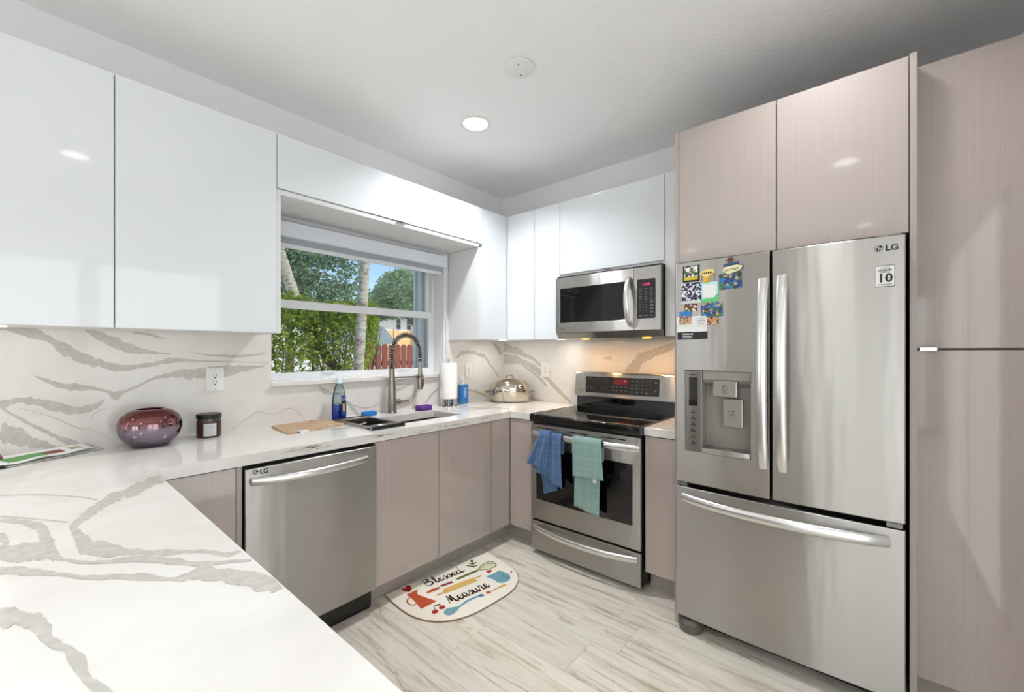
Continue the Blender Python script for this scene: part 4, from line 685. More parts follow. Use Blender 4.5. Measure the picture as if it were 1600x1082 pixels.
# dispenser
xf = FX + bow(-1.935) - .001
dp = MB().box(xf - .001, -.765, -1.9715, -1.8955, .8665, 1.2425).build('dispenser_panel', M['steel_dark'], ld, bevel=.002, merge=False)
MB().box(xf - .0018, xf + .002, -1.953, -1.915, 1.079, 1.212).build('dispenser_display', M['black_glass'], ld, merge=False)
mk = MB()
for k in range(6):
    z = 1.045 - k * .029; mk.add([(xf - .0014, -1.922, z), (xf - .0014, -1.948, z), (xf - .0014, -1.948, z + .004), (xf - .0014, -1.922, z + .004)], [(0, 1, 2, 3)])
    mk.add([(xf - .0014, -1.927, z + .008), (xf - .0014, -1.940, z + .008), (xf - .0014, -1.940, z + .013), (xf - .0014, -1.927, z + .013)], [(0, 1, 2, 3)])
mk.add([(xf - .0014, -1.918, 1.222), (xf - .0014, -1.95, 1.222), (xf - .0014, -1.95, 1.227), (xf - .0014, -1.918, 1.227)], [(0, 1, 2, 3)])
merge_into(dp, [mk.build('lettering', M['print_black'], ld, merge=False, fixn=False)], M['print_black'])
rc = MB(); xr = FX + .006; XD = -.757
ry0, ry1, rz0, rz1 = -2.1735, -1.9725, .8665, 1.2425
rc.quad((XD, ry0, rz0), (XD, ry1, rz0), (XD, ry1, rz1), (XD, ry0, rz1)); rc.quad((xr, ry1, rz0), (XD, ry1, rz0), (XD, ry1, rz1), (xr, ry1, rz1)); rc.quad((xr, ry0, rz0), (XD, ry0, rz0), (XD, ry0, rz1), (xr, ry0, rz1))
rc.quad((xr, ry0, rz1), (xr, ry1, rz1), (XD, ry1, rz1), (XD, ry0, rz1)); rc.quad((xr, ry0, rz0), (xr, ry1, rz0), (XD, ry1, rz0), (XD, ry0, rz0))
rc.build('dispenser_recess', M['recess'], ld, solid=.001, merge=False)
hd = MB().prism([(FX + .012, 1.242), (FX + .012, 1.205), (-.80, 1.19), (XD, 1.17), (XD, 1.242)], lambda a, b, c: (a, c, b), ry0 + .002, ry1 - .002).build('dispenser_hood', M['recess'], ld, bevel=.002)
MB().box(FX + .013, XD + .003, -2.117, -2.018, 1.128, 1.200).build('ice_chute', ST, ld, bevel=.004, merge=False)
MB().box(-.795, -.785, -2.135, -2.055, .992, 1.118).box(-.786, XD, -2.11, -2.08, 1.06, 1.12).build('dispenser_paddle', ST, ld, bevel=.003, merge=False)
ty = [(-2.172 + .198 * i / 10) for i in range(11)]
MB().prism([(y, FX - .002 - .012 * (1 - (2 * i / 10 - 1) ** 2)) for i, y in enumerate(ty)] + [(-1.974, XD), (-2.172, XD)], lambda a, b, c: (b, a, c), .868, .890).build('drip_tray', M['steel'], ld, bevel=.002)
ic = MB()
for (y, z, r) in ((-2.089, 1.055, .010), (-2.098, 1.046, .007), (-2.100, 1.066, .004)):
    vs = []
    for k in range(17):
        a = 2 * math.pi * k / 16; vs += [(-.7957, y + r * math.cos(a), z + r * math.sin(a)), (-.7957, y + (r - .0014) * math.cos(a), z + (r - .0014) * math.sin(a))]
    ic.add(vs, [(2 * k, 2 * k + 1, 2 * k + 3, 2 * k + 2) for k in range(16)])
ic.build('ice_icon', M['print_black'], ld, merge=False, fixn=False)
ic = MB()
for (a_, b_) in (((-2.060, 1.175), (-2.074, 1.175)), ((-2.060, 1.155), (-2.074, 1.155)), ((-2.060, 1.155), (-2.060, 1.175)), ((-2.074, 1.155), (-2.074, 1.175)), ((-2.064, 1.182), (-2.070, 1.182)), ((-2.058, 1.146), (-2.078, 1.146))):
    ic.tube([(FX + .0125, a_[0], a_[1]), (FX + .0125, b_[0], b_[1])], .0008, 4)
ic.build('water_icon', M['print_black'], ld, merge=False, fixn=False)
badge(rd, (FX + bow(-2.6) - .0018, -2.577, 1.699), (0, -1, 0), (0, 0, 1), .024, M['print_black'], M['handle'])
# warranty sticker
sx = FX + bow(-2.607) - .0012
stk = MB().box(sx - .0003, sx + .002, -2.634, -2.579, 1.569, 1.647).build('warranty_sticker', M['print_black'], rd, merge=False)
MB().box(sx - .0006, sx, -2.632, -2.581, 1.571, 1.645).build('sticker_face', M['white_plastic'], rd, merge=False)
tl = []
for s_, sz, z, bo in (('INVERTER', .0062, 1.636, 0), ('LINEAR', .0115, 1.6255, .0002), ('COMPRESSOR', .0048, 1.6195, 0), ('10', .043, 1.5865, .0011), ('WARRANTY', .0072, 1.575, 0)):
    tl.append(text('sticker_text', s_, sz, M['print_black'], rd, (sx - .0012, -2.6065, z), (0, -1, 0), (0, 0, 1), .0001, 'CENTER', bo))
tl.append(text('sticker_text', 'YEAR', .0055, M['print_black'], rd, (sx - .0014, -2.6145, 1.5985), (0, -1, 0), (0, 0, 1), .0001, 'CENTER'))
merge_into(tl[0], tl[1:])
for y in (F0 - .06, F1 + .06):
    MB().lathe((-.775, y, 0), [(.05, 0), (.055, .01), (.055, .045), (.04, .06)], 24).build('foot', mat('warm_grey_foot', (92, 87, 80), .4), t, smooth=40)
box('base_grille', M['black_gap'], t, -.735, -.70, F1 + .1, F0 - .1, .012, .06)
for y in (F0 - .045, F1 + .045): box('hinge_cover', M['grey_plastic'], t, -.80, -.70, y - .035, y + .035, 1.7545, 1.762, bevel=.003)
for y in (F0 - .03, F1 + .03): box('hinge', M['grey_plastic'], t, -.81, -.76, y - .022, y + .022, .6925, .7095)

# ================================================================ tall taupe cabinets
TX, PX = -.772, -.666
t = thing('refrigerator_surround', 'taupe gloss two-door cabinet and side panels framing the refrigerator', 'cabinet', (-.4, -2.26, 0))
box('body', TD, t, TX + .0195, 0, -2.672, -1.85, 1.771, ZT)
box('side_panel', TE, t, TX, 0, -1.8485, -1.8295, 0, ZT, bevel=.001); box('side_panel', TE, t, TX - .002, 0, -2.6935, -2.6745, 0, ZT + .004, bevel=.001)
doorB('door', -1.849, -2.2598, 1.765, ZT, TP, t, TX); doorB('door', -2.2598, -2.6735, 1.765, ZT, TP, t, TX)
t = thing('pantry_cabinet', 'tall taupe gloss pantry cabinet at the right picture edge', 'cabinet', (-.33, -2.88, 0))
box('body', TD, t, PX + .0195, 0, -3.065, -2.695, .101, ZT)
doorB('lower_door', -2.695, -3.066, .101, 1.339, TP, t, PX); doorB('upper_door', -2.695, -3.066, 1.343, ZT, TP, t, PX)
box('handle', M['handle'], t, PX - .016, PX + .002, -2.753, -2.705, 1.3345, 1.348, bevel=.001)
box('plinth', KK, t, -.60, -.585, -3.065, -2.695, 0, .100)
# ================================================================ loose things on the worktop
Z = CZ1
def fabric(name, c1, c2, scale=250):
    m = mat(name, c1, .95, Sheen_Weight=.3); co = tex_coord(m)
    setcol(m, ramp(m, noise(m, co, scale, 3, .7), [(.35, c1), (.65, c2)])); bump(m, noise(m, co, scale * 1.5, 2), .5, .002); return m
def outlet(lb, org, X, W=.078, H=.118):
    X = Vector(X); Zv = Vector((0, 0, 1)); N = X.cross(Zv); o = Vector(org)
    t = thing('wall_outlet', lb, 'outlet', org, 'white wall outlets')
    P = lambda a, b, c: o + X * a + Zv * b + N * c
    pl = MB().prism(rrect(-W / 2, W / 2, -H / 2, H / 2, .006, 4), P, .0008, .006).build('cover_plate', M['white_plastic'], t, bevel=.0015)
    MB().prism(rrect(-.017, .017, -.034, .034, .004, 4), P, .0055, .0075).build('receptacle', M['white_plastic'], t, bevel=.0006)
    s_ = MB()
    for z in (.017, -.017):
        for x in (-.0065, .0065): s_.prism([(x - .0012, z - .001), (x + .0012, z - .001), (x + .0012, z + .008), (x - .0012, z + .008)], P, .0073, .0079)
        s_.prism([(.0035 * math.cos(a * .5236), z - .008 + .0035 * math.sin(a * .5236)) for a in range(12)], P, .0073, .0079)
    s_.build('sockets', M['slot'], t, merge=False)
    for z in (.05, -.05): MB().prism([(.0022 * math.cos(a * .785), z + .0022 * math.sin(a * .785)) for a in range(8)], P, .0058, .0068).build('screw', M['grey_plastic'], t)
outlet('white wall outlet on the backsplash above the dark jar', (-2.223, -.0001, 1.189), (1, 0, 0))
outlet('white wall outlet behind the blue hand soap bottle', (-.433, -.0001, 1.178), (1, 0, 0))
outlet('white wall outlet on the range wall right of the roaster pot', (-.0001, -.482, 1.176), (0, -1, 0))
# vase
m = M['vase'] = mat('iridescent_glass_painted_reflections', (140, 104, 108), .04, 1.0)
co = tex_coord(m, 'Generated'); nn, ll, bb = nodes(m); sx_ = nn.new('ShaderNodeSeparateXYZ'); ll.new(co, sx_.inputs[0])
setcol(m, ramp(m, sx_.outputs['Z'], [(.0, (120, 112, 128)), (.45, (150, 138, 152)), (.7, (138, 92, 92)), (1, (120, 66, 64))]))  # grey base and brown top paint in worktop and room reflections
prof = [(.05, 0), (.066, .004), (.088, .022), (.105, .050), (.114, .082), (.112, .108), (.100, .135), (.078, .154), (.056, .163), (.050, .164), (.047, .161), (.070, .150), (.095, .125), (.104, .09), (.095, .045), (.05, .012), (.0001, .010)]
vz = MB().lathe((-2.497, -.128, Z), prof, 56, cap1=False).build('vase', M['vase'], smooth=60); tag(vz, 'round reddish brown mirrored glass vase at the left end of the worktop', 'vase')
# jar
t = thing('jar', 'dark supplement jar with black lid and white label', 'jar', (-2.271, -.095, Z))
jx, jy = -2.271, -.095
MB().lathe((jx, jy, Z), [(.045, 0), (.049, .003), (.050, .010), (.050, .075), (.048, .092), (.0001, .093)], 40, cap1=False).build('body', mat('dark_clear_jar', (70, 72, 74), .12), t, smooth=35)
lid = MB().lathe((jx, jy, Z), [(.0515, .0935), (.0525, .096), (.0525, .112), (.050, .1145), (.0001, .115)], 40).build('lid', M['black'], t, smooth=35)
def label_arc(name, cx, cy, r, a0, a1, z0, z1, m, p, n=14, sy=1.0, r1=None):
    b = MB(); vs = []
    for k in range(n + 1):
        a = math.radians(a0 + (a1 - a0) * k / n); vs += [(cx + r * math.cos(a), cy + r * sy * math.sin(a), z0), (cx + (r1 or r) * math.cos(a), cy + (r1 or r) * sy * math.sin(a), z1)]
    b.add(vs, [(2 * k, 2 * k + 2, 2 * k + 3, 2 * k + 1) for k in range(n)]); return b.build(name, m, p, smooth=True, fixn=False)
label_arc('dark_label', jx, jy, .0504, 130, 400, .006 + Z, .078 + Z, mat('dark_red_label', (62, 28, 28), .4), t, 30)
label_arc('facts_label', jx, jy, .0509, 232, 292, .010 + Z, .070 + Z, M['print_white'], t)
for k in range(7): label_arc('label_line', jx, jy, .0513, 235, 235 + (52 if k % 2 else 40), Z + .016 + k * .0075, Z + .0172 + k * .0075, M['print_grey'], t, 8)
# leaflets
PW_ = mat('white_paper', (226, 226, 224), .6); PG = mat('green_print', (96, 150, 84), .5); PR = mat('dark_red_print', (128, 70, 66), .5); PT = mat('tan_print', (176, 160, 120), .5); PD = mat('dark_print', (66, 62, 60), .5)
def leaflet(name, lb, c, nu, nv, hfun, mfun, mats):
    A, B_, C_, D_ = [Vector(p) for p in c]; b = MB(); vs = []
    for i in range(nu + 1):
        for j in range(nv + 1):
            u, v = i / nu, j / nv; p = (A * (1 - u) + B_ * u) * (1 - v) + (D_ * (1 - u) + C_ * u) * v; vs.append((p.x, p.y, hfun(u, v)))
    for i in range(nu):
        for j in range(nv):
            b.add([vs[i * (nv + 1) + j], vs[(i + 1) * (nv + 1) + j], vs[(i + 1) * (nv + 1) + j + 1], vs[i * (nv + 1) + j + 1]], [(0, 1, 2, 3)], mfun((i + .5) / nu, (j + .5) / nv))
    return tag(b.build(name, mats, smooth=True, fixn=False, solid=.0008), lb, 'leaflet')
leaflet('leaflet', 'crumpled glossy leaflet with a green salad picture on top at the left worktop edge', [(-2.99, -.262), (-2.66, -.088), (-2.695, -.022), (-3.05, -.17)], 20, 10,
        lambda u, v: Z + .008 + .018 * v + .006 * math.sin(u * 9) ** 2 * (1 - v) + .004 * u, lambda u, v: 1 if .32 < u < .58 and .2 < v < .75 else (2 if .60 < u < .76 and .25 < v < .7 else (3 if .80 < u < .89 and .3 < v < .75 else 0)), [PW_, PG, PR, PT])
leaflet('leaflet', 'white leaflet lying underneath the glossy leaflet', [(-3.02, -.278), (-2.64, -.080), (-2.66, -.02), (-3.06, -.10)], 20, 8, lambda u, v: Z + .002 + .003 * v + .002 * math.sin(u * 7) ** 2, lambda u, v: 1 if v < .3 and .1 < u < .3 else 0, [PW_, PD])
leaflet('leaflet', 'folded brown and white leaflet at the very left picture edge', [(-3.10, -.20), (-2.915, -.155), (-2.93, -.03), (-3.12, -.04)], 8, 6, lambda u, v: Z + .034 + .012 * v + .008 * math.sin(u * 5), lambda u, v: 1 if u > .6 and v < .5 else 0, [PW_, PR])
# cutting board (woven mat with a cloth tag)
m = M['board'] = mat('tan_woven_board', (196, 168, 134), .7)
co = tex_coord(m, scale=(1, 2.4, 1))
setcol(m, ramp(m, noise(m, co, 26, 5, .65, 1.2), [(.3, (140, 106, 76)), (.5, (184, 154, 122)), (.7, (206, 184, 156))])); bump(m, noise(m, co, 90, 3), .3, .002)
t = thing('cutting_mat', 'tan patterned cutting mat with a small white tag left of the sink', 'cutting board', (-1.82, -.18, Z))
cr = [Vector((-1.973, -.045)), Vector((-2.0, -.338)), Vector((-1.672, -.290)), Vector((-1.670, -.022))]
pts = []
for i, c_ in enumerate(cr):
    p, q = cr[i - 1], cr[(i + 1) % 4]; a_, b_ = c_ + (p - c_).normalized() * .02, c_ + (q - c_).normalized() * .02
    for k in range(5): s_ = k / 4; pts.append(tuple((a_ * (1 - s_) ** 2 + c_ * 2 * s_ * (1 - s_) + b_ * s_ ** 2)))
MB().prism(pts, lambda a, b, c: (a, b, c), Z + .0006, Z + .009).build('board', M['board'], t, bevel=.002)
tg = MB().box(-1.945, -1.898, -.352, -.322, Z + .0095, Z + .0108).box(-1.945, -1.898, -.354, -.350, Z + .001, Z + .0108).build('tag', M['white_plastic'], t, merge=False)
# dish soap
t = thing('dish_soap_bottle', 'clear dish soap bottle half full of blue liquid left of the faucet', 'bottle', (-1.597, -.082, Z))
bx, by = -1.597, -.078
BP = [(.040, .0), (.044, .004), (.045, .03), (.044, .09), (.0415, .13), (.034, .175), (.024, .208), (.015, .222)]
MB().lathe((bx, by, Z), BP, 36, sy=.62, cap1=True).build('bottle', M['clear_plastic'], t, smooth=40)
MB().lathe((bx, by, Z), [(.038, .003), (.0425, .006), (.0435, .03), (.0425, .095), (.0001, .0955)], 36, sy=.60, cap1=False).build('blue_liquid', mat('blue_liquid', (18, 62, 190), .1), t, smooth=40)
MB().lathe((bx, by, Z), [(.016, .2225), (.017, .224), (.015, .236), (.011, .242), (.0085, .258), (.0001, .259)], 24).build('cap', mat('pale_teal_cap', (206, 232, 232), .3), t, smooth=40)
BLb = mat('blue_label', (32, 70, 150), .4)
label_arc('label', bx, by, .0452, 272, 345, Z + .028, Z + .150, BLb, t, 16, .63, .040)
label_arc('label_mark', bx, by, .0458, 282, 300, Z + .052, Z + .100, mat('yellow_print', (226, 190, 90), .5), t, 8, .64, .0445)
text('label_text', 'Dawn', .022, M['print_white'], t, (bx + .006, by - .0305, Z + .118), (1, .25, 0), (-.02, .1, 1), .0001)
# scrub pads
m = mat('blue_scrub_pad', (20, 112, 190), .9); bump(m, noise(m, tex_coord(m), 300, 3), .7, .003)
pd = MB().prism(rrect(-.050, .050, -.026, .026, .012, 4), lambda a, b, c: (-1.392 + a, -.075 + b + a * .1, c), Z + .0006, Z + .028).build('scrub_pad', m, bevel=.006); tag(pd, 'blue scrub pad on the worktop beside the dish soap', 'sponge')
m = mat('purple_sponge', (96, 50, 140), .9); m2 = mat('purple_scourer', (70, 34, 110), .95); bump(m, noise(m, tex_coord(m), 260, 3), .6, .003)
t = thing('sponge', 'purple kitchen sponge behind the sink right of the faucet', 'sponge', (-1.0, -.15, Z))
box('foam', m, t, -1.05, -.945, -.165, -.105, Z + .010, Z + .036, bevel=.004); box('scourer', m2, t, -1.05, -.945, -.165, -.105, Z + .0006, Z + .0105, bevel=.002)
# paper towel
px_, py_ = -.735, -.100
t = thing('paper_towel_holder', 'chrome paper towel holder with round base right of the window', 'paper towel holder', (px_, py_, Z))
MB().lathe((px_, py_, Z), [(.080, 0), (.082, .004), (.078, .010), (.02, .014), (.0001, .0145)], 40, cap1=False).build('base', M['chrome'], t, smooth=40)
MB().cyl((px_, py_, Z + .012), (px_, py_, Z + .348), .006).lathe((px_, py_, Z + .345), [(.006, 0), (.011, .006), (.008, .014), (.0001, .016)], 16, cap1=False).build('post', M['chrome'], t, smooth=40)
MB().tube([(px_ - .076, py_ - .01, Z + .004), (px_ - .076, py_ - .01, Z + .20)], .004, 10).build('side_arm', M['chrome'], t, smooth=True)
MB().lathe((px_, py_, Z + .014), [(.028, 0), (.034, .012), (.034, .034), (.028, .044)], 24).build('collar', M['clear_plastic'], t, smooth=40)
m = mat('white_paper_towel', (236, 234, 230), .95); bump(m, noise(m, tex_coord(m), 120, 2), .3, .002)
pr_ = MB().lathe((px_, py_, Z + .0585), [(.020, 0), (.060, 0), (.064, .004), (.064, .266), (.060, .272), (.020, .272), (.020, 0)], 48, cap0=False, cap1=False).build('paper_towel_roll', m, smooth=40); tag(pr_, 'white paper towel roll standing on the chrome holder', 'paper towel')
# hand soap
t = thing('hand_soap_bottle', 'blue labelled hand soap pump bottle behind the paper towel roll', 'bottle', (-.552, -.062, Z))
hx, hy = -.552, -.062
MB().prism(rrect(-.042, .042, -.026, .026, .012, 5), lambda a, b, c: (hx + a, hy + b, c), Z + .0006, Z + .155).build('bottle', mat('clear_blue_soap', (70, 150, 205), .08, Transmission_Weight=.5), t, bevel=.006, smooth=40)
MB().prism(rrect(-.0405, .0405, -.0275, .0265, .012, 5), lambda a, b, c: (hx + a, hy + b, c), Z + .022, Z + .145).build('label', mat('blue_soap_label', (30, 108, 186), .35), t, smooth=40)
lt = MB()
for z, w_ in ((.118, .03), (.098, .02), (.084, .026), (.070, .018), (.056, .022)): lt.box(hx - .012, hx - .012 + w_, hy - .0282, hy - .0276, Z + z, Z + z + .006)
lt.build('label_print', M['print_white'], t, merge=False)
MB().cyl((hx, hy, Z + .155), (hx, hy, Z + .172), .014).cyl((hx, hy, Z + .172), (hx, hy, Z + .215), .004).box(hx - .03, hx + .012, hy - .007, hy + .007, Z + .208, Z + .222).build('pump', mat('clear_pump', (214, 222, 226), .15), t, smooth=40, merge=False)
# roaster
t = thing('roaster_pot', 'oval stainless steel roaster pot with domed lid in the worktop corner', 'pot', (-.192, -.245, Z))
rx_, ry_ = -.192, -.250; ro = math.radians(40.6 - 90)
PM = M['pot']
MB().lathe((rx_, ry_, Z), [(.150, 0), (.166, .006), (.172, .02), (.176, .088), (.180, .090), (.180, .094)], 56, sy=.66, rot=ro).build('pan', PM, t, smooth=40)
lidp = MB().lathe((rx_, ry_, Z), [(.181, .0945), (.181, .099), (.174, .101), (.172, .122), (.160, .146), (.130, .168), (.085, .184), (.03, .191), (.0001, .192)], 56, sy=.66, rot=ro, cap1=False).build('lid', PM, t, smooth=40)
ux, uy = math.cos(ro), math.sin(ro)
hp = [(rx_ + ux * .034 * math.cos(math.pi * k / 12), ry_ + uy * .034 * math.cos(math.pi * k / 12), Z + .186 + .036 * math.sin(math.pi * k / 12)) for k in range(13)]
MB().tube(hp, .0055, 10).build('lid_handle', M['nickel'], lidp, smooth=True)
for s_ in (1, -1):
    q = []
    for k in range(11):
        a = math.pi * k / 10 - math.pi / 2; ox, oy = .178 * s_ + .026 * s_ * math.cos(a), .045 * math.sin(a)
        q.append((rx_ + ox * ux - oy * uy, ry_ + ox * uy + oy * ux, Z + .076 + .008 * math.cos(a)))
    MB().tube(q, .0048, 10).build('side_handle', M['nickel'], t, smooth=True)

# ================================================================ towels on the oven handle
def bar_x(y):
    q = (y + .872) / (-1.600 + .872); return ODX - .006 - .036 * max(0, 1 - (2 * q - 1) ** 2) ** .8
def towel_layer(b, tl, tr, bl, br, xoff, rs, back=.10, amp=.006, nu=18, nv=26, over=True, bulge=.0):
    r_ = random.Random(rs); ph = [r_.uniform(0, 6.28) for _ in range(4)]; rows = []
    def pt(u, v, xo):
        y = (tl[0] * (1 - u) + tr[0] * u) * (1 - v) + (bl[0] * (1 - u) + br[0] * u) * v
        z = (tl[1] * (1 - u) + tr[1] * u) * (1 - v) + (bl[1] * (1 - u) + br[1] * u) * v
        yt = tl[0] * (1 - u) + tr[0] * u
        wr = amp * v ** .4 * (math.sin(u * 11 + ph[0] + v * 1.3) + .6 * math.sin(u * 23 + ph[1] - v * 2.0)) + bulge * math.sin(math.pi * v)
        return Vector((bar_x(yt) * (1 - v) + (bar_x(-1.1)) * v - xo - wr, y, z))
    hz = .797
    for j in range(nv + 1):
        row = []
        for i in range(nu + 1): row.append(pt(i / nu, j / nv, .0165 + xoff))
        rows.append(row)
    if over:
        pre = []
        for k, (dx, dz) in enumerate(((.017, -back), (.017, -back * .5), (.017, 0), (.014, .012), (.007, .0205), (0, .0235), (-.009, .0215))):
            pre.append([Vector((bar_x(p.y) + dx - xoff, p.y, hz + dz + (xoff if k > 3 else 0))) for p in rows[0]])
        rows = pre + rows
    vs = [p for r in rows for p in r]; n = nu + 1
    b.add(vs, [(j * n + i, j * n + i + 1, (j + 1) * n + i + 1, (j + 1) * n + i) for j in range(len(rows) - 1) for i in range(nu)])
def check_fabric(name, c1, c2, cl):
    m = fabric(name, c1, c2); n, l, b_ = nodes(m); src = b_.inputs['Base Color'].links[0].from_socket
    co = tex_coord(m); sp = n.new('ShaderNodeSeparateXYZ'); l.new(co, sp.inputs[0]); out = []
    for ax, per in (('Y', .062), ('Z', .062)):
        d_ = n.new('ShaderNodeMath'); d_.operation = 'DIVIDE'; l.new(sp.outputs[ax], d_.inputs[0]); d_.inputs[1].default_value = per
        f_ = n.new('ShaderNodeMath'); f_.operation = 'FRACT'; l.new(d_.outputs[0], f_.inputs[0])
        g_ = n.new('ShaderNodeMath'); g_.operation = 'LESS_THAN'; l.new(f_.outputs[0], g_.inputs[0]); g_.inputs[1].default_value = .06; out.append(g_.outputs[0])
    mx = n.new('ShaderNodeMath'); mx.operation = 'MAXIMUM'; l.new(out[0], mx.inputs[0]); l.new(out[1], mx.inputs[1])
    h_ = n.new('ShaderNodeMath'); h_.operation = 'MULTIPLY'; l.new(mx.outputs[0], h_.inputs[0]); h_.inputs[1].default_value = .55
    setcol(m, mixcol(m, h_.outputs[0], src, cl)); return m
t = thing('hand_towel', 'dark blue checked hand towel bunched over the left end of the oven handle', 'towel', (-.71, -1.0, .40))
b = MB()
towel_layer(b, (-.952, .802), (-1.045, .802), (-.862, .612), (-1.020, .596), .012, 2, amp=.007)
towel_layer(b, (-.96, .800), (-1.125, .800), (-.900, .585), (-1.132, .492), .003, 5, amp=.008, over=True)
b.build('towel', check_fabric('blue_terry', (56, 88, 128), (74, 106, 146), (100, 132, 168)), t, smooth=True, solid=.003, merge=False)
b = MB(); towel_layer(b, (-.93, .66), (-1.10, .66), (-.982, .425), (-1.085, .470), -.016, 9, amp=.003, over=False)
b.build('back_corner', fabric('blue_terry_plain', (54, 86, 128), (70, 102, 142)), t, smooth=True, solid=.003, merge=False)
MB().box(-.700, -.698, -.955, -.943, .560, .582).build('care_tag', M['white_plastic'], t, merge=False)
t = thing('hand_towel', 'pale teal hand towel hanging folded over the middle of the oven handle', 'towel', (-.71, -1.31, .40))
TT = check_fabric('teal_terry', (116, 146, 140), (138, 168, 160), (156, 184, 176))
b = MB(); towel_layer(b, (-1.214, .803), (-1.400, .803), (-1.212, .590), (-1.418, .602), .010, 12, amp=.0035)
b.build('towel', TT, t, smooth=True, solid=.003, merge=False)
b = MB(); towel_layer(b, (-1.222, .78), (-1.385, .78), (-1.212, .408), (-1.378, .375), -.0105, 14, amp=.003, over=False)
b.build('back_fold', TT, t, smooth=True, solid=.003, merge=False)
tw = MB()
for z in (.44, .46, .48, .50): tw.box(-.7045, -.7015, -1.374, -1.222, z, z + .006)
tw.build('woven_band', fabric('teal_band', (128, 158, 150), (146, 174, 166)), t, merge=False)
MB().box(-.724, -.722, -1.368, -1.345, .575, .600).build('care_tag', M['white_plastic'], t, merge=False)

# ================================================================ floor mat
t = thing('kitchen_mat', 'half-round cream kitchen mat printed with utensils and the words Blessed and Measure', 'mat', (-1.25, -.8, 0))
m = fabric('cream_mat', (226, 218, 202), (236, 229, 215), 220)
MT = .008
MB().prism(D['MAT'], lambda a, b, c: (a, b, c), .0006, MT).build('mat', [m], t, bevel=.002)
bd = MB(); o_ = D['MAT'] + [D['MAT'][0]]
bd.tube([(a, b, .004) for a, b in o_], .0034, 6); bd.build('bound_edge', mat('brown_binding', (142, 112, 88), .9), t, merge=False)
INK = {k: mat('ink_' + k, c_, .9) for k, c_ in dict(red=(160, 30, 34), rust=(176, 74, 38), plum=(128, 56, 74), gold=(204, 168, 92), green=(92, 106, 46), blue=(108, 150, 164), darkblue=(84, 124, 140), tan=(196, 150, 84), pale=(206, 208, 172), ink=(58, 40, 34)).items()}
def pface(b, pts, z, m): b.add([(a, c, z) for a, c in pts], [tuple(range(len(pts)))], m)
names = list(INK); ix = {k: i for i, k in enumerate(names)}
pm = MB(); z1 = MT + .0004; z2 = MT + .0007; z3 = MT + .0010
P_, S_ = D['MP'], D['MS']
for k, c_ in dict(heart='red', jug='rust', pitcher='blue', heart2='red', blade='rust', spoon='blue', whiskfill='pale').items():
    for q in P_[k]: pface(pm, q, z1, ix[c_])
for k, c_ in dict(jughandle='rust', cherrystem='green', spoon='blue', knifeh='plum', pin='gold', pinh='tan', whisk='green', sprig='green', redspoon='rust', yel='gold', ring='plum', pitcherh='darkblue').items():
    for q in S_[k]: ribbon(pm, q, lambda a, b: (a, b, z2), ix[c_], 0, 6, scale=1.45)
for cx, cy in D['CH']: pface(pm, [(cx + .018 * math.cos(2 * math.pi * k / 18), cy + .016 * math.sin(2 * math.pi * k / 18)) for k in range(18)], z3, ix['red'])
pm.build('printed_motifs', [INK[k] for k in names], t, merge=False, fixn=False)
GL = {'B': ([[(.15, 0), (.1, .9), (.2, 1.8)], [(-.1, 1.6), (.3, 1.95), (.75, 1.8), (.75, 1.3), (.25, 1.02), (.8, .95), (1.05, .5), (.75, .05), (.1, .05)]], 1.25),
      'l': ([[(0, .2), (.35, .8), (.5, 1.6), (.38, 1.95), (.24, 1.5), (.28, .3), (.45, 0), (.75, .3)]], .62),
      'e': ([[(0, .35), (.4, .5), (.55, .8), (.35, 1.0), (.15, .65), (.22, .18), (.45, 0), (.8, .3)]], .74),
      's': ([[(0, .3), (.32, 1.05), (.45, .7), (.55, .3), (.35, 0), (.1, .12)], [(.4, .02), (.7, .3)]], .66),
      'd': ([[(.6, .8), (.35, 1.0), (.1, .65), (.15, .12), (.4, .05), (.62, .5), (.8, 1.95)], [(.66, .8), (.66, .2), (.85, 0), (1.2, .35)]], 1.1),
      'M': ([[(0, 0), (.2, 1.0), (.4, 1.7), (.5, .4), (.8, 1.75), (.9, .3), (1.1, 0), (1.35, .35)]], 1.35),
      'a': ([[(.6, .85), (.35, 1.0), (.1, .6), (.2, .05), (.5, .3), (.63, .95), (.62, .2), (.78, 0), (1.0, .3)]], .96),
      'u': ([[(0, .3), (.15, 1.0), (.12, .3), (.3, 0), (.55, .3), (.65, 1.0), (.63, .2), (.78, 0), (1.0, .3)]], .96),
      'r': ([[(0, .2), (.2, .9), (.25, 1.15), (.38, .92), (.58, .95), (.5, .3), (.65, 0), (.9, .3)]], .84)}
lt = MB()
def script(word, p0, p1, xh, wd):
    tot = sum(GL[c_][1] for c_ in word); X = Vector((p1[0] - p0[0], p1[1] - p0[1])); L0 = X.length; X = X / L0; Y = Vector((-X.y, X.x)); k = L0 / tot; cur = 0
    for c_ in word:
        for st in GL[c_][0]:
            q = []
            for i, (a, b) in enumerate(st):
                dn = .5 + .9 * (1 if i and st[i][1] < st[i - 1][1] else 0)
                p = Vector(p0) + X * (cur + a) * k + Y * b * xh; q.append((p.x, p.y, wd * dn))
            ribbon(lt, q, lambda a, b: (a, b, z3), 0, 0, 6)
        cur += GL[c_][1]
script('Blessed', D['TB'][0], D['TB'][1], .038, .0082); script('Measure', D['TM'][0], D['TM'][1], .043, .0088)
lt.build('lettering', INK['ink'], t, merge=False, fixn=False)

